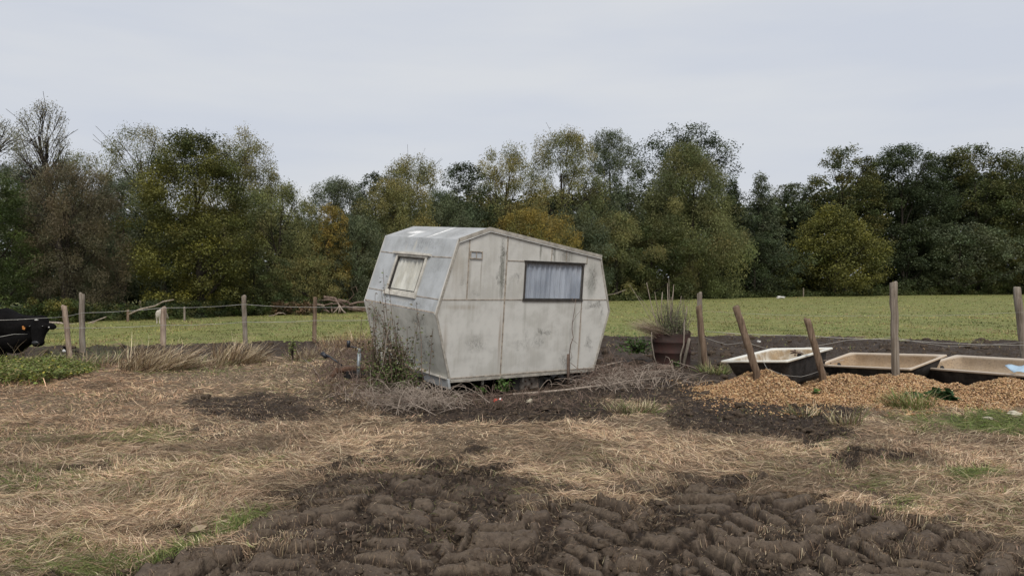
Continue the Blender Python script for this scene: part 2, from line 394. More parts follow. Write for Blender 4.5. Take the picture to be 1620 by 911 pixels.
print('ground', round(time.time() - T0, 1))

# ------------------------------------------------------------------ blades of grass / straw
def blades(name, x, y, az, length, width, lift, curl, col, mat, parent=None, z0=None, flat=.5, nseg=3, follow=False):
    n = len(x); S = nseg + 1
    s = np.linspace(0, 1, S)[None, :]
    a = az[:, None] + curl[:, None] * s
    ca = np.cumsum(np.cos(a), 1) - np.cos(a); sa = np.cumsum(np.sin(a), 1) - np.sin(a)
    el = lift[:, None] - (np.abs(lift)[:, None] * .6 + .1) * s * (1 if follow else .9)
    st = (length / nseg)[:, None]
    ce = np.cos(el)
    px = x[:, None] + np.concatenate([np.zeros((n, 1)), np.cumsum((np.cos(a) * ce)[:, :-1], 1)], 1) * st
    py = y[:, None] + np.concatenate([np.zeros((n, 1)), np.cumsum((np.sin(a) * ce)[:, :-1], 1)], 1) * st
    dz = np.concatenate([np.zeros((n, 1)), np.cumsum(np.sin(el)[:, :-1], 1)], 1) * st
    if z0 is None:
        if follow: base = hz(px.ravel(), py.ravel()).reshape(px.shape) + rng.uniform(.002, .02, (n, 1))
        else: base = hz(x, y)[:, None] - .01
    else: base = np.asarray(z0)[:, None]
    pz = base + (np.maximum(dz, 0) if follow else dz)
    wv = np.stack([-np.sin(a), np.cos(a), 0 * a], -1)
    tilt = rng.uniform(-1.2, 1.2, (n, 1)) * (1 - flat)
    wv = wv * np.cos(tilt)[..., None]; wv[..., 2] = np.sin(tilt)
    wd = width[:, None] * np.array([.8, 1, .8, .15])[None, :] if S == 4 else width[:, None] * np.linspace(1, .15, S)[None, :]
    P = np.stack([px, py, pz], -1)
    A = P - wv * wd[..., None] * .5; B = P + wv * wd[..., None] * .5
    V = np.stack([A, B], 2).reshape(-1, 3)
    b = (np.arange(n) * S * 2)[:, None] + (np.arange(nseg) * 2)[None, :]
    Q = np.stack([b, b + 1, b + 3, b + 2], -1).reshape(-1, 4)
    return V, Q, np.repeat(col, nseg, 0)
def pal(n, cols, probs, var=.2):
    c = np.array(cols)[rng.choice(len(cols), n, p=np.array(probs) / sum(probs))]
    return np.clip(c * (1 + rng.uniform(-var, var, (n, 1))) * (1 + rng.uniform(-.06, .06, (n, 3))), 0, 1)
def build_multi(name, parts, mat, parent=None):
    Vs = []; Qs = []; Cs = []; k = 0
    for V, Q, C in parts:
        Vs.append(V); Qs.append(Q + k); Cs.append(C); k += len(V)
    return mesh_np(name, np.concatenate(Vs), np.concatenate(Qs), mat, parent, False, np.concatenate(Cs))

def dry_grass():
    N = 640000
    u = rng.uniform(-260, 1880, N); v = rng.uniform(548, 945, N)
    # perspective scatter is thinned again so that density per square metre falls off gently
    Y = 1800 / (v - 440); X = (u - 810) / F * Y
    f = fields(X, Y)
    cl = fbm(X * 2.5, Y * 2.5, 3, 201)
    keep = (1 - f['mud'] * .97) * (1 - f['field']) * (1 - .5 * f['strip']) * (.75 + .9 * cl) + .06 * f['mud'] * (1 + 3 * np.clip(fbm(X * 1.3, Y * 1.3, 3, 205), -.3, 1)) * (1 - .97 * f['bars'])
    k = rng.random(N) < keep
    X, Y = X[k], Y[k]; n = len(X); mud = f['mud'][k]; gr = f['green'][k]; vv = f['v'][k]; uu = f['u'][k]
    nb = rng.random(n) < .5
    az = 2.4 * fbm(X * .55, Y * .55, 3, 210) + 1.9 * fbm(X * 2.2, Y * 2.2, 2, 215) + rng.normal(0, .55, n) + np.where(rng.random(n) < .5, PI, 0)
    L = rng.gamma(3, .025, n) * sstep(-.2, .6, fbm(X * .5, Y * .5, 2, 240) + .4) + .035
    L = np.clip(L, .035, .24) * (1 - .45 * np.clip(mud, 0, 1))
    W = np.maximum(rng.uniform(.0016, .0036, n), Y * (.00036 + .000022 * Y) * rng.uniform(.6, 1.4, n))
    lift = np.abs(rng.normal(0, .16, n)) + (rng.random(n) < .06) * rng.uniform(.2, .9, n)
    lift = np.where(mud > .5, lift * .3, lift); L = np.where(mud > .5, L * .5, L)
    t = fbm(X * .8, Y * .8, 3, 220)
    C = pal(n, [(.57, .41, .265), (.74, .59, .40), (.41, .275, .17), (.19, .125, .078), (.56, .45, .28)], [4, 2.4, 4.5, 4, 1.5], .22)
    br = pal(n, [(.20, .13, .075), (.13, .09, .055)], [1, 1]); C = np.where((rng.random(n) < np.clip(.18 + .9 * t, 0, .75))[:, None], lerp(C, br, .7), C)
    C = C * np.clip(1 + 1.0 * fbm(X * 1.1, Y * 1.6, 3, 260), .55, 1.35)[:, None]
    red = sstep(500, 100, uu) * sstep(760, 600, vv)
    C = C * (1 - red[:, None] * np.array([0, .10, .16]))
    g = pal(n, [(.16, .19, .05), (.22, .24, .08), (.11, .14, .04)], [3, 2, 2])
    olive = np.clip(fbm(X * .45, Y * .45, 2, 230) * .7 - .03, 0, .12)
    C = np.where((rng.random(n) < np.clip(gr * 1.3 + olive, 0, .95))[:, None], g, C)
    C = C * np.where(mud > .5, .55, 1)[:, None]
    P = [blades('', X, Y, az, L, W, lift, rng.normal(0, .5, n), C, None, flat=.6, follow=True)]
    o = build_multi('dry_grass', P, M['blade']); tag(o, 'flattened dry straw and dead grass over the near ground', None, None, 'stuff')
    # short upright green tufts
    N = 90000; u = rng.uniform(-200, 1820, N); v = rng.uniform(548, 945, N); Y = 1800 / (v - 440); X = (u - 810) / F * Y
    f = fields(X, Y); k = rng.random(N) < f['green'] ** 1.6 * (1 - .5 * f['mud']) * (.5 + 1.2 * fbm(X * 5, Y * 5, 2, 99)); X, Y = X[k], Y[k]; n = len(X)
    C = pal(n, [(.10, .16, .03), (.16, .22, .05), (.22, .25, .09), (.32, .28, .14)], [4, 4, 2, 1])
    P = [blades('', X, Y, rng.uniform(0, 2 * PI, n), rng.uniform(.05, .14, n), np.maximum(.004, Y * .0007) * rng.uniform(.8, 1.3, n), rng.uniform(.5, 1.4, n), rng.normal(0, .6, n), C, None, flat=.3)]
    o = build_multi('green_grass', P, M['blade']); tag(o, 'short fresh green grass tufts among the straw', None, None, 'stuff')
dry_grass()
def field_grass():
    N = 200000; u = rng.uniform(-150, 1770, N); v = 464 + 95 * rng.random(N) ** .85; Y = 1800 / (v - 440); X = (u - 810) / F * Y
    f = fields(X, Y)
    Ye = np.interp(u, [-300, 90, 300, 560, 1000, 1300, 1620, 2000], [22, 25, 27.7, 33, 50, 62, 70, 76])
    p1 = fbm(X * .35, Y * .22, 4, 301); p2 = fbm(X * 1.6, Y * 1.0, 3, 305)
    k = (rng.random(N) < (f['field'] * .9 + .05) * (.55 + 1.2 * np.clip(p2, -.4, .5))) & (Y < Ye + 1.5)
    X, Y, p1, p2 = X[k], Y[k], p1[k], p2[k]; n = len(X); fd = f['field'][k]
    C = pal(n, [(.165, .20, .058), (.215, .235, .072), (.265, .265, .095), (.33, .30, .13)], [3, 4, 4, 2])
    C = C * np.clip(1 + 1.3 * p1, .55, 1.45)[:, None] * (1 + np.clip(fbm(X * .18, Y * .3, 3, 311), -.3, .5)[:, None] * np.array([.7, .25, 0]))
    br = pal(n, [(.30, .22, .11), (.20, .145, .075)], [1, 1]); C = np.where((rng.random(n) < np.clip(.06 + p1 * 1.6 + (1 - fd) * .8, .05, .9))[:, None], br, C)
    P = [blades('', X, Y, rng.uniform(0, 2 * PI, n), rng.uniform(.03, .075, n) * (1 + .6 * p2) * (1 + Y * .006), Y * .0011 * rng.uniform(.6, 1.4, n), rng.uniform(.3, 1.2, n), rng.normal(0, .6, n), C, None, flat=.4, nseg=2)]
    o = build_multi('pasture_grass', P, M['blade']); tag(o, 'grazed green pasture grass beyond the churned strip', None, None, 'stuff')
field_grass()
print('grass', round(time.time() - T0, 1))

def grass_clump(label, u, v, r, n, hmin, hmax, cols, lean=(0, 0), spread=.5, group='dry grass clumps by the fence', width=.010, name='grass_clump', cat='grass clump', Y=None, z=0):
    p = gp(u, v); o0 = p if Y is None else at(u, v, Y)
    a = rng.uniform(0, 2 * PI, n); rr = r * np.sqrt(rng.random(n))
    x = o0[0] + np.cos(a) * rr; y = o0[1] + np.sin(a) * rr * .8
    az = a + rng.normal(0, .8, n); kk = rng.uniform(.25, 1.25, n); vx = np.cos(az) * spread + lean[0] * kk; vy = np.sin(az) * spread + lean[1] * kk
    az = np.arctan2(vy, vx); m = np.hypot(vx, vy)
    lift = np.arctan2(1.0, m) + rng.normal(0, .2, n)
    C = pal(n, cols, [1] * len(cols)) * (1 + .7 * fbm(x * 3.5, y * 3.5, 2, 12))[:, None]
    V, Q, C = blades('', x - o0[0], y - o0[1], az, rng.uniform(hmin, hmax, n), np.full(n, width) * rng.uniform(.6, 1.3, n), lift, rng.normal(0, .8, n), C, None,
                     z0=(hz(x, y) - gz(o0[0], o0[1]) - .01), flat=.3, nseg=4)
    o = mesh_np(name, V, Q, M['blade'], None, False, C); o.location = (o0[0], o0[1], gz(o0[0], o0[1]))
    tag(o, label, cat, group); return o
STRAW = [(.52, .41, .26), (.68, .56, .38), (.33, .24, .14), (.20, .145, .09), (.14, .10, .065)]
STRAWG = STRAW + [(.20, .22, .08), (.14, .18, .06)]
grass_clump('big heap of pale dead grass leaning right at the foot of the pale post', 240, 586, .55, 1100, .2, .72, STRAW, (1.3, .3), .6)
grass_clump('tuft of long straw leaning up to the tall grey post left of the caravan', 372, 575, .42, 700, .25, .6, STRAW, (.8, .2), .5)
grass_clump('greenish long grass round the feet of the two leftmost posts', 135, 580, .6, 500, .12, .34, STRAWG + [(.15, .19, .06)], (.1, 0), .6)
grass_clump('low straw fringe by the round post nearest the caravan', 500, 568, .55, 420, .15, .35, STRAW, (.5, .1), .7)
grass_clump('ragged dry reddish grass left of the caravan drawbar', 560, 556, .7, 1000, .2, .5, STRAW + [(.40, .24, .13), (.34, .2, .11)], (.1, 0), .4)
grass_clump('pale straw fringe between the grey post and the grass heap', 310, 580, .6, 420, .12, .3, STRAWG, (.3, 0), .8)
grass_clump('thin dry stalks standing in front of the black cow', 28, 590, .5, 60, .3, .6, STRAWG, (.25, 0), .4)
grass_clump('bright green and straw tuft on the soil left of the wood chips', 1130, 592, .22, 220, .1, .26, [(.15, .2, .05), (.24, .27, .09), (.4, .32, .18)], (0, 0), .7)
grass_clump('leaning grass tuft with pale stalks below the leafy plant', 1440, 646, .26, 420, .12, .3, [(.14, .19, .05), (.2, .24, .08), (.42, .33, .19)], (-.4, 0), .6)
grass_clump('thin pale stalks rising from mud right of centre', 1338, 672, .16, 120, .12, .3, STRAWG, (-.2, 0), .5)
grass_clump('yellowish tuft at the edge of the mud below the barrel', 1000, 652, .28, 330, .08, .2, STRAWG, (.1, 0), .8)
grass_clump('straw tuft on the mud right of the churned patch', 1272, 656, .16, 140, .08, .2, STRAWG, (-.2, 0), .7)
# ------------------------------------------------------------------ leaves
def leaf_quads(P, size, aspect=.6, up=.3, droop=0., fold=True):
    """P (n,3) leaf bases"""
    n = len(P); nrm = rng.normal(0, 1, (n, 3)); nrm[:, 2] = np.abs(nrm[:, 2]) + up * 2; nrm /= np.linalg.norm(nrm, axis=1)[:, None]
    d = rng.normal(0, 1, (n, 3)); d[:, 2] -= droop * 2; d -= nrm * (d * nrm).sum(1)[:, None]; d /= np.linalg.norm(d, axis=1)[:, None]
    s = np.cross(nrm, d); L = (size * rng.uniform(.6, 1.3, n))[:, None] if np.isscalar(size) else (size * rng.uniform(.6, 1.3, n))[:, None]
    W = L * aspect * .5
    V = np.stack([P, P + d * L * .45 + s * W, P + d * L - nrm * L * .12, P + d * L * .45 - s * W], 1).reshape(-1, 3)
    Q = np.arange(n * 4).reshape(-1, 4); return V, Q
def clump_points(C, R, n_each, flat=1., shell=.45):
    k = len(C); idx = np.repeat(np.arange(k), n_each); m = len(idx)
    d = rng.normal(0, 1, (m, 3)); d /= np.linalg.norm(d, axis=1)[:, None]
    r = (shell + (1 - shell) * rng.random(m)) * rng.random(m) ** .18
    p = C[idx] + d * r[:, None] * R[idx][:, None] * np.array([1, 1, flat]); return p, idx, d
def tubes_np(paths, n=5):
    Vs = []; Qs = []; k = 0
    for pts, rad in paths:
        pts = np.asarray(pts, float); m = len(pts); t = np.gradient(pts, axis=0); t /= np.linalg.norm(t, axis=1)[:, None] + 1e-9
        ref = np.where(np.abs(t[:, 2:3]) > .95, np.array([[1., 0, 0]]), np.array([[0, 0, 1.]])); a = np.cross(t, ref); a /= np.linalg.norm(a, axis=1)[:, None] + 1e-9
        b = np.cross(t, a); an = np.linspace(0, 2 * PI, n, endpoint=False)
        ring = pts[:, None, :] + (a[:, None, :] * np.cos(an)[None, :, None] + b[:, None, :] * np.sin(an)[None, :, None]) * np.asarray(rad)[:, None, None]
        Vs.append(ring.reshape(-1, 3)); i = np.arange(m * n).reshape(m, n) + k
        Qs.append(np.stack([i[:-1], np.roll(i[:-1], -1, 1), np.roll(i[1:], -1, 1), i[1:]], -1).reshape(-1, 4)); k += m * n
    return np.concatenate(Vs), np.concatenate(Qs)

PROF = {'round': ([0, .08, .3, .55, .8, .93, 1], [.7, .9, 1.1, 1.1, .9, .65, .25]),
        'tall': ([0, .1, .35, .6, .82, .95, 1], [.8, .95, 1.1, 1.05, .85, .6, .25]),
        'willow': ([0, .1, .3, .55, .8, .92, 1], [.95, 1.1, 1.15, 1.05, .85, .62, .3]),
        'cone': ([0, .1, .3, .6, .85, 1], [.7, .9, 1, .62, .28, .05]),
        'spread': ([0, .12, .35, .6, .85, 1], [.7, 1, .95, .72, .4, .1]),
        'top': ([0, .2, .5, .75, .92, 1], [.1, .45, .9, 1, .65, .2])}
PALS = {'maple': ([(.098, .108, .036), (.072, .084, .030), (.130, .135, .042)], (.30, .27, .05)),
        'dark': ([(.056, .075, .034), (.075, .096, .042), (.045, .060, .030)], (.09, .10, .03)),
        'oak': ([(.084, .102, .036), (.108, .120, .042), (.064, .080, .032)], (.20, .15, .035)),
        'olive': ([(.167, .181, .070), (.203, .203, .080), (.123, .142, .058)], (.33, .25, .08)),
        'grey': ([(.111, .133, .072), (.137, .159, .088), (.086, .107, .058)], (.15, .15, .07)),
        'gold': ([(.24, .185, .048), (.29, .215, .052), (.165, .148, .046)], (.36, .26, .06)),
        'brown': ([(.135, .115, .068), (.165, .135, .077), (.106, .098, .056)], (.17, .12, .06)),
        'green': ([(.075, .105, .028), (.095, .128, .038), (.057, .080, .024)], (.16, .19, .05)),
        'pale': ([(.204, .204, .126), (.252, .240, .156), (.168, .168, .102)], (.25, .20, .11))}
EDGE = ([-300, 90, 300, 560, 1000, 1300, 1620, 2000], [22, 25, 27.7, 33, 50, 62, 70, 76])
def tree(name, label, u, vtop, hw0, vbot, off, prof, palette, dens=1., clump=.22, leaf=1., aspect=.6, droop=0., up=.4, tipcol=.15, gap=.0, lean=0., trunk_u=None, limbs=10, barkm='bark', depth=.8, cat='tree', hemi=1.0, twigs=0, group='trees along the far edge of the pasture', vbase=None, seed=None):
    Y = np.interp(u, *EDGE) + off; k = Y / F
    X = (u - 810) * k; bx = ((trunk_u if trunk_u is not None else u) - 810) * k
    zt = H + (440 - vtop) * k; zb = max(.15, H + (440 - vbot) * k); hw = hw0; R = hw * (1.04 if palette == 'maple' else 1.17) * k
    bx -= X  # local frame at the trunk foot
    o = empty(name, (X + bx, Y, 0)); tag(o, label, cat, group)
    pt, pr = PROF[prof]
    Hc = zt - zb; cr = clump * R if R < Hc * .5 else clump * Hc * .5
    nc = int(np.clip(2.3 * R * R * Hc / (cr ** 3) * .24, 24, 520))
    sd = int(abs(u) * 7 + vtop)
    t = rng.random(nc * 3) ** .85; a = rng.uniform(0, 2 * PI, nc * 3)
    rad = np.interp(t, pt, pr) * R * (1 + (.16 if palette == 'maple' else .30) * perlin(np.cos(a) * 1.4 + t * 4 + sd, np.sin(a) * 1.4 + sd * .3, 7) + .22 * perlin(np.cos(a) * 3 + sd, t * 7 + np.sin(a) * 3, 9))
    q = np.where(rng.random(nc * 3) < .72, rng.uniform(.72, 1., nc * 3), rng.uniform(.1, .72, nc * 3))
    C = np.stack([np.cos(a) * rad * q, np.sin(a) * rad * q * depth, zb + t * (Hc - cr * .6)], 1)
    # spread them apart
    order = []; md = cr * .55
    for i in range(len(C)):
        if len(order) >= nc: break
        if not order or (np.linalg.norm(C[order] - C[i], axis=1) > md).all(): order.append(i)
    C = C[order]; t = t[order]
    if gap: 
        kk = perlin(C[:, 0] / R * 2 + sd, C[:, 2] / Hc * 3.2 + sd, 3) > -gap * 0 - .5 + gap; C = C[kk]; t = t[kk]
    t = t[:len(C)]
    C[:, 0] += lean * R * (C[:, 2] - zb) / Hc - bx
    nc = len(C); cR = cr * rng.uniform(.75, 1.45, nc) * (1.3 if palette == 'maple' else 1)
    kpx = k / .632     # metres per rendered pixel
    ls = leaf * max(.05, 1.75 * kpx)
    area = PI * R * Hc * .8 / kpx ** 2
    per = int(np.clip(area * 2.6 * dens / (leaf ** 2 * (aspect / .6)) / nc, 12, 2600))
    P, idx, d = clump_points(C, cR, per, .75 if droop == 0 else 1.15)
    V, Q = leaf_quads(P, ls, aspect, up, droop)
    cols, tip = PALS[palette]; n = len(P)
    cc = pal(nc, cols, [1] * len(cols), .22)
    col = cc[idx] * (1 + rng.uniform(-.14, .14, (n, 1)))
    low = (.9 * (1 - t) - .35) if u < 400 and palette == 'maple' else (.22 if palette == 'maple' else 0)
    tipw = np.clip(tipcol + low + .5 * perlin(C[:, 0] * .9 + sd, C[:, 2] * .9, 4) + .25 * (perlin(C[:, 0] * .35 + sd, C[:, 2] * .3, 14)), 0, .95)
    tw = np.clip(tipw[idx] * (.35 + .65 * sstep(-.4, .6, d[:, 2])) * rng.uniform(.35, 1.25, n), 0, 1)[:, None] ** .9
    col = lerp(col, np.array(tip) * (1 + rng.uniform(-.25, .25, (n, 1))), tw)
    mesh_np('crown', V, Q, M['leaf'], o, False, col)
    # trunk and limbs
    th = zb + Hc * .72; tr = max(.04, min(.26, .021 * zt + .02)); paths = []
    n0 = 8; s = np.linspace(0, 1, n0); topx = lean * R * .72 - bx + rng.normal(0, .08) * R
    wob = np.cumsum(rng.normal(0, .035 * R * .4, (n0, 2)), 0) * s[:, None]
    tp = np.stack([lerp(0, topx, s ** 1.2) + wob[:, 0], wob[:, 1], lerp(-.15, th, s)], 1); paths.append((tp, tr * (1 - .8 * s)))
    sel = rng.permutation(nc)[:limbs + twigs]
    for j, i in enumerate(sel):
        e = C[i]; h0 = np.clip((e[2] - rng.uniform(.18, .4) * Hc) / th, .12, .95); p0 = np.array([np.interp(h0, s, tp[:, kx]) for kx in range(3)])
        m = 6; ss = np.linspace(0, 1, m)[:, None]; mid = lerp(p0, e, .5) + np.array([0, 0, .08 * Hc]) * rng.uniform(-.3, 1)
        pts = (1 - ss) ** 2 * p0 + 2 * ss * (1 - ss) * mid + ss ** 2 * e + rng.normal(0, .02, (m, 3)) * R
        r0 = tr * (1 - .8 * h0) * (.5 if j < limbs else .28); paths.append((pts, np.maximum(r0 * (1 - .85 * ss[:, 0]), .012)))
        if j % 2 == 0 or twigs:
            for _ in range(2 if not twigs else 4):
                e2 = e + rng.normal(0, .8, 3) * cR[i]; p1 = pts[3]; paths.append((np.stack([p1, lerp(p1, e2, .5) + rng.normal(0, .1, 3) * cR[i], e2]), [r0 * .35 + .006, r0 * .2 + .005, .008]))
    V, Q = tubes_np(paths, 5); mesh_np('trunk', V, Q, M[barkm], o, True)
    return o
W = dict(aspect=.32, droop=.55, up=.1, leaf=1.15)   # willow leaves
T = tree
# behind
T('ash_tree', 'bright green bushy tree cut by the left edge of the photo', -22, 268, 62, 478, 2.5, 'tall', 'green', 1.1)
T('willow_tree', 'bare-looking thin willow rising at the far left edge', -30, 182, 75, 330, 9, 'top', 'pale', .25, .2, twigs=24, limbs=14, **W)
T('birch_tree', 'tall thin sparse tree leaning left, standing alone above the others', 68, 160, 38, 360, 6, 'tall', 'pale', .22, .24, trunk_u=108, limbs=16, twigs=34, **W)
T('willow_tree', 'dark grey-green tree between the green edge tree and the brown one', 45, 258, 62, 480, 7, 'willow', 'grey', 1.0, **W)
T('willow_tree', 'pale green feathery treetop behind the brown willow', 130, 240, 48, 470, 9, 'tall', 'olive', .7, gap=.1, **W)
T('willow_tree', 'tall brown-leaved bushy tree beside the first tall post', 118, 262, 66, 486, 2.2, 'tall', 'brown', .95, .2, twigs=20, **W)
T('willow_tree', 'dull grey-green willow right of the brown tree', 195, 278, 52, 488, 6, 'willow', 'grey', .95, **W)
T('willow_tree', 'tall loose willow with bare limbs left of the yellowing maple', 228, 198, 56, 400, 8, 'top', 'olive', .42, .2, trunk_u=262, twigs=26, limbs=14, lean=-.1, **W)
T('willow_tree', 'yellow-olive willow top rising behind the right of the maple', 372, 200, 56, 460, 8, 'tall', 'olive', .8, tipcol=.4, gap=.12, twigs=12, **W)
T('maple_tree', 'large dark maple with yellow lower branches left of centre', 306, 208, 84, 484, 1.8, 'tall', 'maple', 1.7, .185, tipcol=.22, leaf=1.15, trunk_u=318)
T('willow_tree', 'rounded olive willow just right of the maple', 440, 288, 54, 486, 4, 'willow', 'olive', 1.05, tipcol=.1, **W)
T('willow_tree', 'pair-topped grey willow left of the golden shrub', 532, 284, 50, 480, 6, 'willow', 'grey', 1.05, **W)
T('hazel_tree', 'small dark green bush under the olive willow', 400, 392, 50, 488, 1.6, 'round', 'oak', 1.0)
T('golden_shrub', 'narrow golden-leaved shrub between two grey willows', 522, 322, 26, 470, 2.5, 'tall', 'gold', .75, **W)
T('golden_shrub', 'low golden-olive shrub behind the fallen tree', 490, 400, 42, 474, 2.2, 'round', 'olive', .9, tipcol=.5, **W)
T('alder_tree', 'dark leafy treetop behind the golden-edged willow', 592, 272, 30, 450, 8, 'tall', 'dark', .9)
T('willow_tree', 'tall olive treetop with bare twigs behind the caravan front', 652, 246, 50, 440, 9, 'tall', 'olive', .75, tipcol=.3, twigs=16, gap=.1, **W)
T('willow_tree', 'golden-edged willow right above the caravan front', 628, 284, 56, 470, 3, 'round', 'olive', 1.1, tipcol=.42, **W)
T('willow_tree', 'grey-green willow behind the front edge of the caravan', 562, 340, 46, 478, 2.4, 'willow', 'grey', 1.0, **W)
T('alder_tree', 'dark blue-green tree behind the caravan roof', 733, 256, 42, 450, 6, 'tall', 'dark', 1.0)
T('willow_tree', 'grey-olive willow behind the caravan roof left of the dark tree', 700, 300, 46, 460, 4, 'round', 'grey', 1.0, **W)
T('willow_tree', 'golden-topped open willow above the caravan roof', 798, 226, 54, 450, 7, 'tall', 'olive', .72, tipcol=.45, twigs=20, gap=.08, **W)
T('willow_tree', 'high olive willow with sky gaps right of the golden-topped one', 892, 208, 54, 450, 6, 'tall', 'olive', .85, tipcol=.2, twigs=18, gap=.05, **W)
T('willow_tree', 'upright grey-green willow left of the dark oak', 966, 205, 38, 450, 7, 'tall', 'grey', .95, tipcol=.1, **W)
T('golden_shrub', 'low golden-brown shrub over the caravan roof', 840, 330, 58, 440, 2.5, 'round', 'gold', 1.0, **W)
T('oak_tree', 'tallest dark oak with ragged top in the middle right', 1078, 194, 76, 420, 9, 'tall', 'dark', .85, .2, tipcol=.12, gap=.12, limbs=14, leaf=1.15)
T('willow_tree', 'huge drooping olive-grey willow spreading to the ground', 1092, 222, 86, 466, 3.5, 'spread', 'olive', 1.25, .2, tipcol=.02, lean=-.1, **W)
T('willow_tree', 'olive shrubby willow low behind the caravan rear', 975, 336, 48, 462, 2.5, 'willow', 'olive', 1.0, **W)
T('hazel_tree', 'dark green low tree under the tall oak', 1030, 350, 58, 466, 2.2, 'round', 'oak', 1.1, tipcol=.0)
T('willow_tree', 'shaded grey willow between the golden shrub and olive shrub', 905, 330, 56, 460, 4, 'round', 'grey', 1.0, **W)
T('poplar_tree', 'slim dark pointed tree right of the drooping willow', 1160, 278, 26, 462, 6, 'cone', 'dark', 1.0)
T('poplar_tree', 'pointed grey-green tree left of the distant rounded ones', 1203, 270, 36, 464, 5, 'cone', 'grey', 1.1, tipcol=.0)
T('alder_tree', 'rounded hazy grey tree behind the yellow-green maple', 1252, 288, 42, 462, 9, 'round', 'grey', 1.1)
T('oak_tree', 'tall oak with brownish yellow top above the yellow-green maple', 1334, 230, 52, 440, 6, 'tall', 'oak', 1.05, .22, tipcol=.3, gap=.05, leaf=1.15)
T('maple_tree', 'low spreading yellow-green maple at the pasture edge', 1318, 322, 84, 457, 1.8, 'spread', 'maple', 1.25, .2, tipcol=.22, leaf=1.1)
T('ash_tree', 'tall dark green ash in the middle of the right group', 1428, 226, 58, 456, 6, 'tall', 'dark', 1.15, .2, tipcol=.08)
T('ash_tree', 'dark pointed tree between the ash and the right-hand oak', 1490, 242, 40, 452, 6.5, 'tall', 'dark', 1.1, tipcol=.12)
T('oak_tree', 'broad-topped green oak near the right edge', 1545, 226, 58, 448, 4, 'tall', 'oak', 1.15, .22, tipcol=.1, leaf=1.15)
T('oak_tree', 'green oak cut by the right edge of the photo', 1620, 238, 54, 448, 3.5, 'tall', 'oak', 1.1, .22, tipcol=.08)
T('hazel_tree', 'low grey-green bush spreading below the right-hand oak', 1516, 352, 78, 450, 1.8, 'round', 'grey', 1.1, tipcol=.2, leaf=1.1, up=.6)
T('hazel_tree', 'low green bush under the oak at the right edge', 1612, 350, 66, 456, 1.8, 'round', 'oak', 1.1)
T('hazel_tree', 'dim thicket filling the gap below the tall ash', 1432, 352, 46, 460, 3.5, 'round', 'dark', 1.0)
T('hazel_tree', 'dim thicket below the pointed trees', 1195, 372, 60, 466, 3, 'round', 'dark', 1.0)
print('trees', round(time.time() - T0, 1))

# woodland mass behind, brambles in front
def leaf_mass(name, label, pts, R, per, size, cols, kind='stuff', flat=.8, asp=.6, cat=None, up=.4):
    C = np.array(pts); P, idx, d = clump_points(C, R if not np.isscalar(R) else np.full(len(C), R), per, flat, .3)
    P[:, 2] = np.maximum(P[:, 2], .01)
    V, Q = leaf_quads(P, size if np.isscalar(size) else size[idx], asp, up)
    cc = pal(len(C), cols, [1] * len(cols), .25)[idx] * (1 + rng.uniform(-.2, .2, (len(P), 1)))
    o = mesh_np(name, V, Q, M['leaf'], None, False, cc); tag(o, label, cat, None, kind); return o
pts = []; Rr = []
for u in np.arange(-420, 2000, 9):
    Yb = np.interp(u, *EDGE)
    vt = np.interp(u, [-400, 0, 100, 200, 400, 480, 500, 700, 1000, 1180, 1250, 1350, 2000], [270, 280, 290, 330, 300, 330, 340, 300, 290, 320, 310, 270, 270])
    for j in range(16):
        Y = Yb + rng.uniform(8, 16); zt = H + (440 - vt) * Y / F; pts.append(((u + rng.uniform(-8, 8) - 810) * Y / F, Y, rng.uniform(.3, zt - 1.0))); Rr.append(Y * .022)
leaf_mass('woodland', 'dark mass of trees deep behind the front row', pts, np.array(Rr), 60, np.array(Rr) * .30, PALS['dark'][0] + PALS['oak'][0])
pts = []; Rr = []
for u in np.arange(-380, 560, 5):
    Yb = np.interp(u, *EDGE)
    for j in range(5):
        hh = (.75 + .35 * fbm(np.array([u * .02]), np.array([j * .1]), 2, 9)[0]) * (1.25 if 45 < u < 105 else 1)
        pts.append(((u + rng.uniform(-4, 4) - 810) * Yb / F, Yb + .3 + rng.uniform(0, 2.2), rng.uniform(0, hh * .75))); Rr.append(.22)
leaf_mass('bramble_hedge', 'low dark bramble bank along the left pasture edge', pts, np.array(Rr), 55, .07, PALS['dark'][0] + PALS['green'][0] + [(.12, .12, .04)])
pts = []; Rr = []
for u in np.arange(940, 2000, 3.5):
    Yb = np.interp(u, *EDGE)
    hh = np.interp(u, [940, 1370, 1400, 1500, 1620, 2000], [.55, .5, .8, 1.3, 1.7, 1.7])
    for j in range(5):
        yy = rng.uniform(0, 3); pts.append(((u + rng.uniform(-3, 3) - 810) * (Yb) / F, Yb + .3 + yy, rng.uniform(0, hh * .8) * (.5 + yy / 4))); Rr.append(.42)
leaf_mass('undergrowth', 'low green brambles and weeds along the right pasture edge', pts, np.array(Rr), 42, .15, [(.10, .125, .045), (.13, .145, .05), (.07, .085, .03)])
pts = [(gp(u, 512)[0] * 25 / gp(u, 512)[1], 25.2 + rng.uniform(0, 1.2), rng.uniform(.1, .75)) for u in rng.uniform(28, 108, 70)]
tag(leaf_mass('bramble_bush', 'olive-yellow bramble bush beyond the black cow', pts, .2, 60, .065, [(.13, .13, .035), (.18, .16, .04), (.09, .11, .03)], kind=None), None, 'bush')
pts = [(gp(u, 500)[0] * 30 / gp(u, 500)[1], 30.4 + rng.uniform(0, 1), rng.uniform(.0, .5)) for u in rng.uniform(425, 485, 60)]
tag(leaf_mass('reddish_scrub', 'reddish dry scrub patch by the pasture left of the fallen tree', pts, .2, 40, .08, [(.14, .09, .05), (.17, .11, .06), (.09, .08, .04)], kind=None), None, 'scrub')

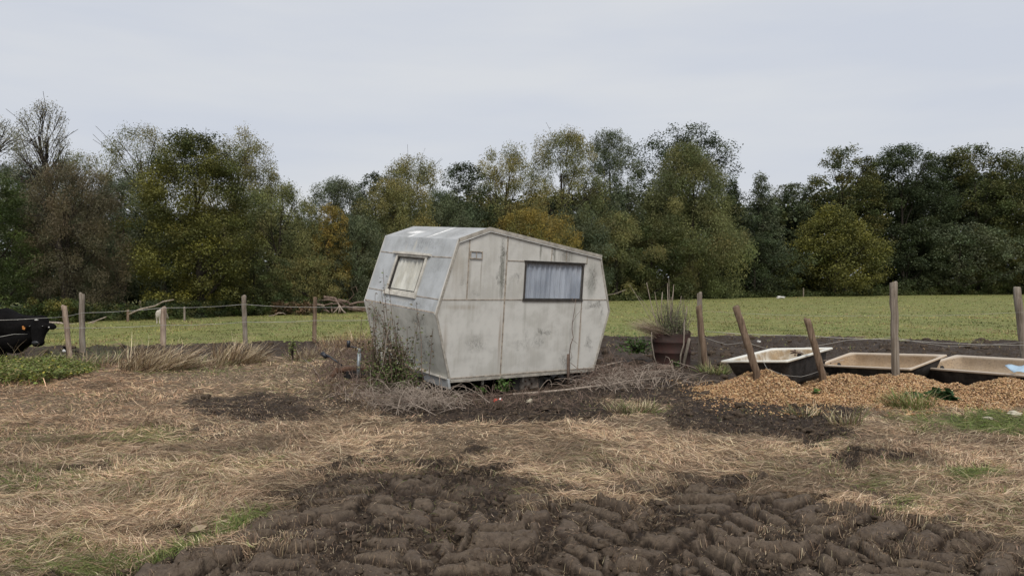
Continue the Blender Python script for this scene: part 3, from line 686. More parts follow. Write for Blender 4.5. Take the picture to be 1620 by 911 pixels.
# ------------------------------------------------------------------ caravan
def clip_panel(name, poly3, normal, cuts, holes, mat, parent, thick=.025, uvw=None):
    """flat polygon panel, cut along planes, with rectangular openings, given a thickness inwards"""
    bm = bmesh.new(); vs = [bm.verts.new(p) for p in poly3]; bm.faces.new(vs)
    for co_, no_ in cuts:
        bmesh.ops.bisect_plane(bm, geom=bm.verts[:] + bm.edges[:] + bm.faces[:], plane_co=co_, plane_no=no_)
    dead = [f for f in bm.faces if any(h(f.calc_center_median()) for h in holes)]
    bmesh.ops.delete(bm, geom=dead, context='FACES')
    bm.normal_update()
    n = Vector(normal)
    for f in bm.faces:
        if f.normal.dot(n) < 0: f.normal_flip()
    r = bmesh.ops.solidify(bm, geom=bm.faces[:], thickness=thick)
    me = bpy.data.meshes.new(name); bm.to_mesh(me); bm.free()
    return link(name, me, mat, parent, False)
PZ = [(0, 0), (-.2757, .9068), (.0293, 1.894), (.5217, 2.0694), (2.661, 1.779), (2.9232, .9389), (2.6548, .0056)]
CW = 1.984
def caravan_paint(name, base, dark, blobs, streaks, cool=0, edge=None):
    m = Mat(name, .62, .3); co = m.co(); wn = m.vmath('SUBTRACT', m.noise(5, 5, .65, co, 0, 1), (.5, .5, .5)); wn2 = m.N.new('ShaderNodeVectorMath'); wn2.operation = 'SCALE'; m.L.new(wn.outputs[0], wn2.inputs[0]); wn2.inputs['Scale'].default_value = .42; wco = m.vmath('ADD', co, wn2.outputs[0]).outputs[0]
    n = m.noise(2.2, 6, .6, co); n2 = m.noise(1.0, 5, .65, m.co('Object', (26, 26, 1.2))); n3 = m.noise(60, 4, .7, co); n4 = m.noise(9, 6, .7, co)
    c = m.mix(m.ramp(n, .35, .68, 0, .8), base, tuple(b * .80 for b in base))
    c = m.mix(m.ramp(n4, .48, .72, 0, .35), c, tuple(b * .68 for b in base))
    c = m.mix(m.ramp(m.math('MULTIPLY', n2, m.ramp(n, .3, .6)), .30, .62, 0, .30), c, (base[0] * .62, base[1] * .60, base[2] * .54))
    c = m.mix(m.ramp(n3, .60, .75, 0, .25), c, tuple(b * .6 for b in base))
    tot = None
    grit = m.ramp(m.math('ADD', m.math('MULTIPLY', m.noise(22, 6, .75, m.co('Object', (1.6, 1.6, .8))), .6), m.math('MULTIPLY', n3, .4)), .43, .59)
    for cc, rr, k in blobs:
        b = m.math('MULTIPLY', m.blob(cc, rr, wco), k); tot = b if tot is None else m.math('MAXIMUM', tot, b)
    if tot is not None:
        c = m.mix(m.math('MULTIPLY', tot, grit), c, dark)
        c = m.mix(m.math('MULTIPLY', tot, .13), c, dark)
    for cc, rr, col, k in streaks:
        c = m.mix(m.math('MULTIPLY', m.blob(cc, rr), m.math('MULTIPLY', m.ramp(n2, .3, .62, .25, 1.), k)), c, col)
    m.color(c); m.bump(m.math('ADD', m.math('MULTIPLY', m.noise(1.6, 2, .5, co), 5.), m.math('ADD', n4, m.math('MULTIPLY', n3, .3))), .35, .006); return m.m
SIDE = (.60, .58, .53)
mould = (.085, .080, .068)
M['side'] = caravan_paint('weathered_white_side', SIDE, mould,
    [((.76, 0, 1.72), (.055, 1, .36), 1), ((.79, 0, 1.32), (.05, 1, .30), .9), ((.72, 0, 1.38), (.06, 1, .12), .7), ((1.45, 0, 1.86), (.04, 1, .16), .7), ((1.70, 0, 1.84), (.03, 1, .20), 1), ((1.95, 0, 1.76), (.20, 1, .12), .8),
     ((1.60, 0, .64), (.20, 1, .07), .8), ((1.50, 0, .50), (.14, 1, .14), .45), ((.42, 0, .50), (.22, 1, .16), .5), ((1.15, 0, .46), (.22, 1, .10), .35), ((2.05, 0, .22), (.20, 1, .2), .6), ((2.5, 0, 1.42), (.17, 1, .28), .75),
     ((2.56, 0, 1.02), (.24, 1, .07), .85), ((2.52, 0, .45), (.10, 1, .18), .7), ((1.02, 0, 1.42), (.09, 1, .1), .55), ((1.28, 0, .55), (.1, 1, .2), .3), ((.10, 0, 1.30), (.10, 1, .09), .4), ((2.74, 0, .92), (.06, 1, .2), .5), ((.35, 0, 1.2), (.1, 1, .05), .3)],
    [((.78, 0, 1.5), (.06, 1, .55), (.13, .13, .10), .8), ((1.45, 0, 1.80), (.03, 1, .22), (.16, .155, .12), .7), ((1.72, 0, 1.78), (.03, 1, .25), (.14, .135, .11), .8), ((1.95, 0, 1.74), (.22, 1, .14), (.19, .18, .15), .6), ((2.2, 0, .8), (.05, 1, .4), (.26, .25, .20), .5), ((1.22, 0, .85), (.04, 1, .4), (.28, .27, .22), .5), ((2.48, 0, 1.35), (.12, 1, .4), (.22, .22, .19), .6),
     ((.24, 0, 1.45), (.03, 1, .4), (.22, .18, .13), .5), ((.42, 0, 1.45), (.02, 1, .35), (.22, .18, .13), .5), ((.05, 0, 1.5), (.14, 1, .5), (.34, .29, .22), .5), ((.15, 0, 1.0), (.4, 1, .05), (.3, .24, .17), .5),
     ((.80, 0, .5), (.035, 1, .6), (.27, .19, .13), .7), ((2.32, 0, .5), (.03, 1, .6), (.28, .20, .14), .6), ((-.1, 0, .5), (.06, 1, .5), (.28, .22, .16), .45), ((1.7, 0, 1.08), (.8, 1, .035), (.26, .21, .15), .45), ((1.3, 0, .03), (1.6, 1, .08), (.30, .25, .18), .6)])
FRONT = (.45, .465, .47)
M['front'] = caravan_paint('dull_grey_aluminium', FRONT, (.16, .165, .165),
    [((0, .9, 1.80), (.4, .9, .14), .55), ((-.2, .7, 1.0), (.4, .9, .1), .5), ((-.1, .3, 1.5), (.4, .2, .3), .3)],
    [((0, 1.03, 1.78), (.4, .05, .13), (.48, .46, .40), .9), ((0, 1.26, 1.73), (.4, .03, .10), (.46, .44, .39), .8), ((0, 1.05, 1.68), (.4, .42, .03), (.47, .45, .40), .8), ((0, .72, 1.74), (.4, .06, .05), (.45, .43, .38), .45),
     ((-.23, .9, 1.04), (.4, .30, .08), (.45, .44, .40), .8), ((-.2, 1.65, 1.25), (.4, .2, .2), (.45, .46, .47), .5)])
M['lower'] = caravan_paint('mouldy_white_front', (.64, .63, .57), (.11, .11, .09),
    [((-.2, .50, .78), (.4, .34, .10), 1), ((-.1, .50, .45), (.4, .14, .34), .8), ((-.1, .35, .50), (.4, .12, .30), .7), ((-.22, 1.75, .70), (.4, .28, .22), 1.), ((-.1, 1.5, .45), (.4, .16, .3), .8), ((-.05, .8, .25), (.4, .2, .3), .55), ((0, 1.0, .7), (.4, .3, .15), .5)],
    [((-.1, .6, .5), (.5, .06, .5), (.24, .21, .15), .6), ((-.1, 1.2, .4), (.5, .2, .5), (.22, .22, .17), .5)])
M['roof'] = caravan_paint('roof_sheet', (.42, .425, .42), (.20, .20, .195),
    [((.27, .35, 2), (.3, .3, 1), .8), ((.2, 1.6, 2), (.3, .4, 1), .7), ((.3, 1.0, 2), (.12, .25, 1), .6)],
    [((.28, .82, 2), (.35, .05, 1), (.85, .84, .80), 1.4), ((.25, 1.45, 2), (.10, .28, 1), (.82, .81, .78), 1.3), ((.1, 1.3, 2), (.12, .07, 1), (.82, .81, .78), 1.3), ((1.2, 1, 2), (.8, .8, 1), (.55, .54, .5), .4)])
M['trim'] = simple('dirty_trim', (.36, .33, .28), .6, .3, 9, 0, .2)
M['seam'] = simple('seam_sealant', (.33, .28, .225), .8, .45, 14, 0, .2)
M['whitefill'] = simple('white_sealant', (.60, .59, .56), .7, .15, 14, 0, .2)
M['frame_dark'] = simple('dark_window_rubber', (.055, .048, .042), .7, .35, 14, 0, .2)
M['frame_light'] = simple('cream_window_frame', (.50, .47, .41), .6, .22, 10, 0, .2)
M['inside'] = simple('dark_interior', (.10, .085, .065), .9)
def curtain_mat(name, col, col2):
    m = Mat(name, .9, .1); n = m.noise(3, 4, .6, m.co('Object', (1, 1, .35))); m.color(m.mix(m.ramp(n, .4, .65), col, col2)); m.b.inputs['Specular IOR Level'].default_value = 0; return m.m
M['curtain_blue'] = curtain_mat('net_curtain', (.46, .49, .54), (.30, .33, .38))
M['curtain_cream'] = curtain_mat('cream_curtain', (.76, .73, .64), (.50, .47, .39))
def glass():
    m = bpy.data.materials.new('window_glass'); m.use_nodes = True; nt = m.node_tree; nt.nodes.clear()
    out = nt.nodes.new('ShaderNodeOutputMaterial'); mx = nt.nodes.new('ShaderNodeMixShader'); tr = nt.nodes.new('ShaderNodeBsdfTransparent'); gl = nt.nodes.new('ShaderNodeBsdfGlossy')
    tr.inputs[0].default_value = (.95, .96, .97, 1); gl.inputs['Roughness'].default_value = .12; fr = nt.nodes.new('ShaderNodeFresnel'); fr.inputs[0].default_value = 1.5
    n = nt.nodes.new('ShaderNodeTexNoise'); n.inputs['Scale'].default_value = 8; mr = nt.nodes.new('ShaderNodeMapRange'); mr.inputs[1].default_value = .35; mr.inputs[2].default_value = .75; mr.inputs[3].default_value = .01; mr.inputs[4].default_value = .10
    tc = nt.nodes.new('ShaderNodeTexCoord'); nt.links.new(tc.outputs['Object'], n.inputs['Vector']); nt.links.new(n.outputs[0], mr.inputs[0])
    ad = nt.nodes.new('ShaderNodeMath'); ad.operation = 'ADD'; ad.inputs[0].default_value = .05; nt.links.new(mr.outputs[0], ad.inputs[1])
    nt.links.new(ad.outputs[0], mx.inputs[0]); nt.links.new(tr.outputs[0], mx.inputs[1]); nt.links.new(gl.outputs[0], mx.inputs[2]); nt.links.new(mx.outputs[0], out.inputs[0]); return m
M['glass'] = glass()

CR_ = Euler((.0669, .0214, .6682), 'XYZ')
def make_caravan():
    o = empty('caravan', (-.8312, 10.0066, .12)); o.rotation_mode = 'XYZ'; o.rotation_euler = CR_
    tag(o, 'abandoned angular off-white caravan with curtained windows sinking into the mud', 'caravan')
    # side panels
    wx0, wx1, wz0, wz1 = 1.185, 2.298, 1.113, 1.631
    cuts = [((wx0, 0, 0), (1, 0, 0)), ((wx1, 0, 0), (1, 0, 0)), ((0, 0, wz0), (0, 0, 1)), ((0, 0, wz1), (0, 0, 1))]
    hole = lambda c: wx0 < c.x < wx1 and wz0 < c.z < wz1
    clip_panel('side_wall', [(x, 0, z) for x, z in PZ], (0, -1, 0), cuts, [hole], M['side'], o)
    clip_panel('side_wall', [(x, CW, z) for x, z in PZ], (0, 1, 0), [], [], M['side'], o)
    def strip(i, j, nm, mt, holes=(), cuts=(), y0=.026, y1=CW - .026):
        a, b = PZ[i], PZ[j]; n = Vector((-(b[1] - a[1]), 0, b[0] - a[0])).normalized(); c = Vector((1.3, 0, 1))
        if n.dot(Vector((a[0], 0, a[1])) - c) < 0: n = -n
        return clip_panel(nm, [(a[0], y0, a[1]), (b[0], y0, b[1]), (b[0], y1, b[1]), (a[0], y1, a[1])], n, cuts, holes, mt, o)
    # front upper face: local x' along the slope
    A = Vector((PZ[1][0], 0, PZ[1][1])); B = Vector((PZ[2][0], 0, PZ[2][1])); S = (B - A).normalized(); NF = Vector((-S.z, 0, S.x))
    def fpt(y, z, out=0.0):
        t = (z - A.z) / (B.z - A.z); return A.lerp(B, t) + Vector((0, y, 0)) + NF * out
    fy0, fy1, fz0, fz1 = .625, 1.400, 1.118, 1.622
    strip(1, 2, 'front_upper_wall', M['front'], [lambda c: fy0 < c.y < fy1 and fz0 < c.z < fz1],
          [((0, fy0, 0), (0, 1, 0)), ((0, fy1, 0), (0, 1, 0)), (fpt(0, fz0), S), (fpt(0, fz1), S)])
    strip(0, 1, 'front_lower_wall', M['lower'])
    rf = strip(2, 3, 'roof', M['roof'], y0=-.012, y1=CW + .012); strip(3, 4, 'roof', M['roof'], y0=-.012, y1=CW + .012)
    strip(4, 5, 'rear_wall', M['side']); strip(5, 6, 'rear_wall', M['side'])
    b = MB(); b.box((1.33, CW / 2, .03), (2.62, CW - .06, .04)); b.build('floor_panel', M['inside'], o)
    # battens and seams on the near side: one mesh of joint strips
    b = MB()
    def seam(p, q, wd=.012, t=.006, off=0):
        p = Vector(p); q = Vector(q); d = q - p; L = d.length; c = (p + q) / 2 + Vector((0, off, 0))
        R = Matrix(((d.x / L, 0, -d.z / L), (0, 1, 0), (d.z / L, 0, d.x / L))); b.box(c, (L, t, wd), R)
    yy = -.003
    def top_z(x): return np.interp(x, [.0293, .5217, 2.661], [1.894, 2.0694, 1.779])
    seam((-.21, yy, 1.1), (2.86, yy, 1.11)); seam((.844, yy - .001, .03), (.844, yy - .001, top_z(.844) - .03), .02)
    seam((2.31, yy - .001, .03), (2.31, yy - .001, 1.09), .014); seam((2.37, yy - .001, 1.645), (2.37, yy - .001, top_z(2.37) - .03), .012); seam((.206, yy - .001, 1.11), (.206, yy - .001, top_z(.206) - .03), .016)
    seam((.853, yy, 1.645), (2.37, yy, 1.655), .012)
    seam((.02, yy - .002, .055), (2.64, yy - .002, .06), .014); seam((2.31, yy - .001, 1.1), (2.31, yy - .001, 1.11), .014)
    seam((1.66, yy, 1.67), (1.66, yy, top_z(1.66) - .03), .01); seam((1.95, yy, 1.67), (1.95, yy, top_z(1.95) - .03), .01)
    b.build('joint_strip', M['seam'], o)
    # corner trims following the polygon edge on the near side, and down the front edge
    b = MB()
    for i in range(7):
        p = Vector((PZ[i][0], 0, PZ[i][1])); q = Vector((PZ[(i + 1) % 7][0], 0, PZ[(i + 1) % 7][1])); c = Vector((1.3, 0, 1.0))
        d = (q - p).normalized(); n = Vector((-d.z, 0, d.x)); n = n if n.dot(c - p) > 0 else -n
        wd = .032; P = [p, q, q + n * wd - d * .012, p + n * wd + d * .012]
        V = [(a.x, -.008, a.z) for a in P] + [(a.x, .0, a.z) for a in P]
        if i in (2, 3): V = [(v[0], v[1] - .006, v[2]) for v in V]
        b.add(V, [(0, 1, 2, 3), (7, 6, 5, 4), (0, 4, 5, 1), (1, 5, 6, 2), (2, 6, 7, 3), (3, 7, 4, 0)])
    b.build('edge_trim', M['trim'], o)
    b = MB()
    for i, j in ((2, 3), (3, 4)):
        p = Vector((PZ[i][0], -.02, PZ[i][1] - .045)); q = Vector((PZ[j][0], -.02, PZ[j][1] - .045)); b.tube([p, q], .006, 6)
    b.build('roof_sealant', M['whitefill'], o)
    b = MB()
    for i, j in ((2, 3), (3, 4)):
        a, c = PZ[i], PZ[j]; p = Vector((a[0], -.016, a[1] - .010)); q = Vector((c[0], -.016, c[1] - .010)); d = (q - p); L = d.length
        R = Matrix(((d.x / L, 0, -d.z / L), (0, 1, 0), (d.z / L, 0, d.x / L))); b.box((p + q) / 2, (L, .014, .050), R)
    b.build('gutter_rail', M['trim'], o)
    # front face seams
    b = MB()
    def fseam(y0_, z0_, y1_, z1_, wd=.012):
        p = fpt(y0_, z0_, .003); q = fpt(y1_, z1_, .003); d = (q - p); L = d.length; d.normalize(); s = NF.cross(d)
        R = Matrix((d, s, NF)).transposed(); b.box((p + q) / 2, (L, wd, .006), R)
    fseam(.03, 1.65, .50, 1.642); fseam(1.53, 1.645, 1.95, 1.655); fseam(.03, 1.100, .60, 1.098); fseam(1.42, 1.098, 1.95, 1.10); fseam(.03, .925, 1.95, .925, .02)
    b.build('front_joint_strip', M['seam'], o)
    b = MB()
    d = Vector((0, 1, 0)); R = Matrix((d, NF.cross(d), NF)).transposed(); b.box(fpt(1.02, 1.652, .022), (1.0, .03, .045), R); b.build('rain_strip', M['frame_light'], o)
    # frame helper
    def frame(name, cen, ax, ay, nn, w, h, t, dep, mat, out):
        R = Matrix((ax, ay, nn)).transposed(); m = MB(); c = Vector(cen) + nn * out
        m.box(c + ay * (h / 2 + t / 2 - .008), (w + 2 * t, t, dep), R); m.box(c - ay * (h / 2 + t / 2 - .008), (w + 2 * t, t, dep), R)
        m.box(c + ax * (w / 2 + t / 2 - .008), (t, h - .016, dep), R); m.box(c - ax * (w / 2 + t / 2 - .008), (t, h - .016, dep), R)
        return m.build(name, mat, W_, False, .003)
    def curtain(name, cen, ax, ay, nn, w, h, mat, folds, amp, gap=None):
        nx, nz = 160, 14; V = []
        for j in range(nz):
            for i in range(nx):
                s = i / (nx - 1) - .5; t = j / (nz - 1) - .5
                ph = s * folds * 2 * PI + .8 * math.sin(s * 9 + 1) + .25 * math.sin(t * 3 + s * 20)
                off = amp * (math.sin(ph) + .5 * math.sin(ph * 2.3 + 1) + .2 * math.sin(ph * 5.1)) * (1 - .25 * t)
                if gap is not None: off -= .05 * math.exp(-((s - gap - .06 * t) / .03) ** 2)
                V.append(Vector(cen) + ax * (s * w) + ay * (t * h) + nn * (-.030 + off))
        Q = [(j * nx + i, j * nx + i + 1, (j + 1) * nx + i + 1, (j + 1) * nx + i) for j in range(nz - 1) for i in range(nx - 1)]
        m = MB(); m.add(V, Q); return m.build(name, mat, W_, True)
    # side window
    W_ = None
    X, Y, Z = Vector((1, 0, 0)), Vector((0, 1, 0)), Vector((0, 0, 1)); cen = Vector(((wx0 + wx1) / 2, 0, (wz0 + wz1) / 2)); w, h = wx1 - wx0, wz1 - wz0
    m = MB(); m.add([cen + Vector((sx * (w / 2 - .005), .004, sz * (h / 2 - .005))) for sx, sz in ((-1, -1), (1, -1), (1, 1), (-1, 1))], [(0, 1, 2, 3)])
    W_ = o; pane = m.build('side_window', M['glass'], o)
    W_ = pane
    frame('frame', cen, X, Z, -Y, w - .01, h - .01, .026, .018, M['frame_dark'], .006)
    curtain('curtain', cen, X, Z, -Y, w - .02, h - .01, M['curtain_blue'], 11, .013)
    b = MB(); b.box(cen + Vector((0, -.010, -h / 2 - .022)), (w + .05, .02, .010)); b.build('sill', M['frame_dark'], pane); b = MB(); b.box(cen + Vector((0, -.013, h / 2 + .024)), (w + .06, .026, .010)); b.build('drip_rail', M['frame_dark'], pane)
    # front window
    cen = fpt((fy0 + fy1) / 2, (fz0 + fz1) / 2); w = fy1 - fy0; h = (fpt(0, fz1) - fpt(0, fz0)).length
    ax = Vector((0, -1, 0)); R = Matrix((ax, S, NF)).transposed()
    m = MB(); m.add([cen + ax * (sx * (w / 2 - .005)) + S * (sz * (h / 2 - .005)) - NF * .004 for sx, sz in ((-1, -1), (1, -1), (1, 1), (-1, 1))], [(0, 1, 2, 3)]); pane = m.build('front_window', M['glass'], o); W_ = pane
    frame('frame', cen, ax, S, NF, w - .01, h - .01, .045, .022, M['frame_light'], .010)
    frame('inner_frame', cen, ax, S, NF, w - .055, h - .055, .012, .018, M['frame_dark'], .006)
    curtain('curtain', cen, ax, S, NF, w - .02, h - .01, M['curtain_cream'], 7, .012, gap=.10)
    b = MB(); b.box(cen - S * (h / 2 + .04) + NF * .018, (w + .10, .045, .030), R); b.build('sill', M['frame_light'], pane)
    # vent
    b = MB()
    vx0, vx1, vz0, vz1 = .225, .415, 1.655, 1.745
    V_ = b
    for (cx, cz, sx, sz) in ((.32, vz1, .2, .012), (.32, vz0, .2, .012), (vx0, .70, .012, .09), (vx1, .7, .012, .09), (.32, .7, .008, .09)):
        zz = 1.70 if cz == .7 or cz == .70 else cz; b.box((cx, -.010, zz), (sx, .018, sz))
    v = b.build('vent', M['seam'], o)
    b = MB(); b.box((.32, -.004, 1.70), (.18, .006, .08)); b.build('cover', M['front'], v)
    # skirt below the front wall
    b = MB(); p0 = Vector((-.02, .0, -.0)); 
    V = []
    for y in (-.01, CW):
        V += [(-.035, y, .05), (-.010, y, -.085 if y < 1 else -.05), (.03, y, -.085 if y < 1 else -.05), (.0, y, .05)]
    b.add(V, [(0, 1, 2, 3), (7, 6, 5, 4), (0, 4, 5, 1), (1, 5, 6, 2), (2, 6, 7, 3), (3, 7, 4, 0)]); b.build('front_skirt', M['front'], o, False, .004)
    b = MB(); b.box((-.042, CW / 2, .062), (.016, CW - .02, .030), Matrix.Rotation(.29, 3, 'Y')); b.build('front_ledge', M['frame_light'], o)
    # chassis
    b = MB()
    for y in (.55, 1.45): b.box((1.3, y, -.04), (2.6, .05, .08))
    for x in (.3, 1.0, 1.9, 2.5): b.box((x, 1.0, -.045), (.05, 1.7, .06))
    b.build('chassis', M['black_metal'], o)
    for x in (.62, 1.25, 1.33):
        b = MB(); b.box((x, .10, -.045), (.03, .03, .085)); b.build('bracket', M['trim'], o)
    def wheel(x, y):
        prof = [(.17, -.07), (.235, -.085), (.275, -.07), (.29, -.03), (.29, .03), (.275, .07), (.235, .085), (.17, .07)]
        MM = Matrix.Translation((x, y, -.13)) @ Matrix.Rotation(PI / 2, 4, 'X')
        b = MB(); b.lathe(prof, 36, MM)
        for k in range(36):
            a = 2 * PI * k / 36; c = MM @ Vector((.288 * math.cos(a), .288 * math.sin(a), 0)); b.box(c, (.03, .12, .014), Matrix.Rotation(-a + PI / 2, 3, 'Y'))
        w_ = b.build('wheel', M['rubber'], o, False)
        b = MB(); b.lathe([(.172, .068), (.165, .03), (.10, .02), (.085, .035), (.04, .04), (.035, .06), (.0, .062)], 30, MM)
        b.lathe([(.175, .055), (.187, .062), (.187, .074), (.172, .070)], 30, MM); b.build('rim', simple('dirty_rim', (.27, .23, .19), .85, .4, 14, 0, .4), w_, True)
        for k in range(5):
            b = MB(); a = 2 * PI * k / 5; b.lathe([(.0, .052), (.012, .052), (.012, .03)], 8, MM @ Matrix.Translation((.065 * math.cos(a), .065 * math.sin(a), 0))); b.build('hub_bolt', M['rusty'], w_)
    wheel(1.46, .16); wheel(1.46, CW - .16)
    # drawbar with coupling and jockey wheel
    b = MB()
    b.tube([(.35, .5, -.04), (-.9, 1.0, .0)], .04, 8); b.tube([(.35, 1.48, -.04), (-.9, 1.0, .0)], .04, 8); b.box((-.8, 1.0, .0), (.4, .12, .09)); db = b.build('drawbar', M['black_metal'], o)
    b = MB(); b.tube([(-.62, 1.0, .03), (-.98, 1.02, .06), (-1.12, 1.03, .05)], [.04, .042, .028], 12); b.tube([(-1.1, 1.03, .08), (-1.18, 1.04, -.03)], [.035, .03], 10); b.build('coupling', M['rusty'], db)
    b = MB(); b.tube([(-.86, .91, -.10), (-.86, .91, .30)], .026, 12); b.tube([(-.86, .91, .30), (-.86, .91, .36)], .018, 10); jw = b.build('jockey_wheel', M['steel'], db, True)
    b = MB(); b.tube([(-.86, .91, .36), (-.92, 1.0, .37), (-.96, 1.04, .37)], .009, 8); b.tube([(-.96, 1.04, .36), (-.96, 1.04, .45)], [.022, .026], 10); b.build('handle', M['plastic_black'], jw, True)
    b = MB(); b.tube([(-1.0, 1.12, .10), (-1.10, 1.3, .20), (-1.13, 1.36, .20)], [.012, .012, .03], 8); b.tube([(-1.13, 1.34, .19), (-1.17, 1.41, .235)], .030, 10); b.build('plug', M['plastic_black'], jw, True)
    return o
make_caravan()

# ------------------------------------------------------------------ posts and wires
def post(label, u, vb, vt, ut, w, Y, z0=0, mat='post_grey', group='wooden fence posts', n=12, name='fence_post', square=False):
    k = Y / F; b0 = np.array([(u - 810) * k, Y, z0]); t = at(ut, vt, Y + .02); Lh = t - b0; r = w * k / 2
    o_pts = [(0, 0, -.25)]; rad = [r * 1.02]; m = 9
    r0 = random.Random(int(u))
    for i in range(m + 1):
        s = i / m; o_pts.append(tuple(Lh * s + np.array([r0.uniform(-1, 1), r0.uniform(-1, 1), 0]) * r * .10)); rad.append(r * (1.03 - .05 * s) * (1 + r0.uniform(-.035, .035)))
    o_pts.append(tuple(Lh + np.array([0, 0, r * .12]))); rad.append(r * .86)
    b = MB(); b.tube(o_pts, rad, 4 if square else n, True, .10, int(u)); o = b.build(name, M[mat], None, not square)
    o.location = b0
    m_ = o.modifiers.new('bevel', 'BEVEL'); m_.width = r * .12; m_.limit_method = 'ANGLE'; m_.angle_limit = .7
    tag(o, label, 'fence post', group); return o
post('short pale post leaning beside the taller one near the black cow', 111, 570, 484, 101, 8, 13.9, 0, 'post_pale')
post('tall upright grey post beside the short leaning one on the left', 129.5, 560, 465, 129.5, 8.5, 15.0, 0, 'post_grey')
post('pinkish post rising out of the big dry grass heap', 257, 560, 487, 258.5, 8.5, 15.0, .0, 'post_pale')
post('grey squared post standing alone between grass heap and caravan', 388, 552, 468.5, 385.5, 7.5, 16.4, 0, 'post_grey')
post('round olive-brown post nearest to the caravan front', 496.5, 546, 471, 498.5, 6.5, 17.2, 0, 'post_brown')
post('tall grey post directly behind the shorter one by the barrel', 1109, 574, 463.5, 1106.5, 9, 13.0, .02, 'post_grey', square=True)
post('short brown post in front of the taller grey one by the barrel', 1116.5, 579, 484, 1105, 9.5, 12.6, .03, 'post_brown')
post('thick brown post leaning left in front of the white bathtub', 1197, 587, 485, 1164, 11.5, 9.55, .32, 'post_brown')
post('short leaning post between the white bathtub and the brown one', 1302, 592, 504.5, 1277, 10.5, 9.8, .25, 'post_brown')
post('tallest upright grey post in the wood chips before the middle bathtub', 1418, 596, 447, 1413.5, 11.5, 9.65, .245, 'post_grey')
post('grey post at the right edge behind the last bathtub', 1624, 566, 455, 1609, 11.5, 11.9, .05, 'post_grey')
post('thin far post against the dark brambles left of the grey squared post', 291.5, 506, 486, 291.5, 3.2, 27.2, 0, 'post_grey', 'posts along the far hedge')
post('far stub of a post at the foot of the diagonal branch', 202, 509, 491, 202, 4, 26.2, 0, 'post_brown', 'posts along the far hedge')
post('far short post seen above the diagonal branch', 222.5, 485, 476, 222, 3.2, 27.8, .45, 'post_grey', 'posts along the far hedge')
post('far post in the shade of the trees right of the barrel', 1271, 468, 456, 1271, 2.0, 61, 0, 'post_grey', 'posts along the far hedge')
def wire(label, pts, r=.0042, group='fence wires', mat='wire'):
    P = [at(u, v, Y) for u, v, Y in pts]; Q = []
    for a, c in zip(P[:-1], P[1:]):
        L = np.linalg.norm(c - a); m = max(3, int(L / .5))
        for i in range(m):
            s = i / m; Q.append(a + (c - a) * s - np.array([0, 0, .012 * L * 4 * s * (1 - s)]))
    Q.append(P[-1]); o0 = Q[0]; rr = [r * (Y_ / 13) for Y_ in [max(9, q[1]) for q in Q]]
    b = MB(); b.tube([q - o0 for q in Q], rr, 5); o = b.build('fence_wire', M[mat], None, True); o.location = o0
    tag(o, label, 'wire', group)
wire('top wire running from the cow over the left posts to the round post', [(-60, 507, 12.6), (70, 503, 12.9), (129, 495, 14.9), (258, 487, 14.9), (386, 481.5, 16.3), (498, 486, 17.1), (640, 482, 18.5)])
wire('middle wire across the cow head and the left posts', [(-60, 522.5, 12.6), (100, 518.5, 13.8), (258, 514.5, 14.9), (386, 509.5, 16.3), (498, 507, 17.1), (640, 503, 18.5)])
wire('slack lowest wire sagging across the black cow', [(-60, 541, 12.6), (22, 528.5, 12.6), (76, 526.5, 13.5)])
wire('straight wire from the barrel posts past the bathtubs', [(1116, 524, 12.5), (1280, 531, 12.4), (1413, 537, 12.1), (1620, 546, 11.8), (1720, 550, 11.6)])
wire('slack kinked wire hanging over the mud behind the white bathtub', [(1113, 533, 12.5), (1150, 545, 12.3), (1180, 541, 12.2), (1230, 556, 12.1), (1340, 538, 12), (1413, 533, 12), (1500, 548, 12), (1620, 541, 11.8)], .003)
wire('thin upper wire over the pasture at the right', [(1113, 492, 12.7), (1413, 499, 12.1), (1612, 494, 11.8), (1720, 492, 11.6)], .0016)
wire('loose wire loop hanging from the thick leaning post', [(1207, 570, 9.6), (1214, 583, 9.5), (1240, 593, 9.4), (1268, 596, 9.4), (1295, 588, 9.6)], .0030)

# ------------------------------------------------------------------ bathtubs
def enamel(name, base, dirt, amt, blobs=()):
    m = Mat(name, .38, .45); n = m.noise(5, 6, .65); n2 = m.noise(35, 5, .7)
    z = m.N.new('ShaderNodeSeparateXYZ'); m.L.new(m.co(), z.inputs[0])
    deep = m.ramp(z.outputs[2], -.035, -.004, 1., 0.)
    f = m.math('MAXIMUM', m.math('MULTIPLY', deep, m.ramp(n, .30, .62, amt * .75, 1.)), m.ramp(m.math('ADD', m.math('MULTIPLY', n, .6), m.math('MULTIPLY', n2, .4)), .53, .68, 0, .55))
    c = m.mix(f, base, m.mix(m.ramp(n2, .35, .65), dirt, tuple(d * .7 for d in dirt)))
    c = m.mix(m.ramp(n2, .63, .70, 0, .8), c, (.05, .03, .02))
    m.color(c); m.con(m.ramp(f, 0, 1, .35, .85), m.b.inputs['Roughness']); m.bump(n2, .25, .004); return m.m
M['enamel_white'] = enamel('dirty_white_enamel', (.74, .72, .64), (.42, .31, .19), .25)
M['enamel_tan'] = enamel('stained_tan_enamel', (.52, .43, .33), (.33, .225, .13), 1.1)
M['enamel_tan2'] = enamel('stained_beige_enamel', (.50, .42, .33), (.36, .265, .17), 1.1)
M['tubshell'] = simple('black_tub_underside', (.034, .031, .029), .75, .55, 7, 0, .5)
def rring(L, Wd, r, z, n=6, ox=0):
    P = []; 
    for cx, cy, a0 in ((L / 2 - r, Wd / 2 - r, 0), (-L / 2 + r, Wd / 2 - r, 90), (-L / 2 + r, -Wd / 2 + r, 180), (L / 2 - r, -Wd / 2 + r, 270)):
        for k in range(n + 1):
            a = math.radians(a0 + 90 * k / n); P.append((cx + r * math.cos(a) + ox, cy + r * math.sin(a), z))
    return P
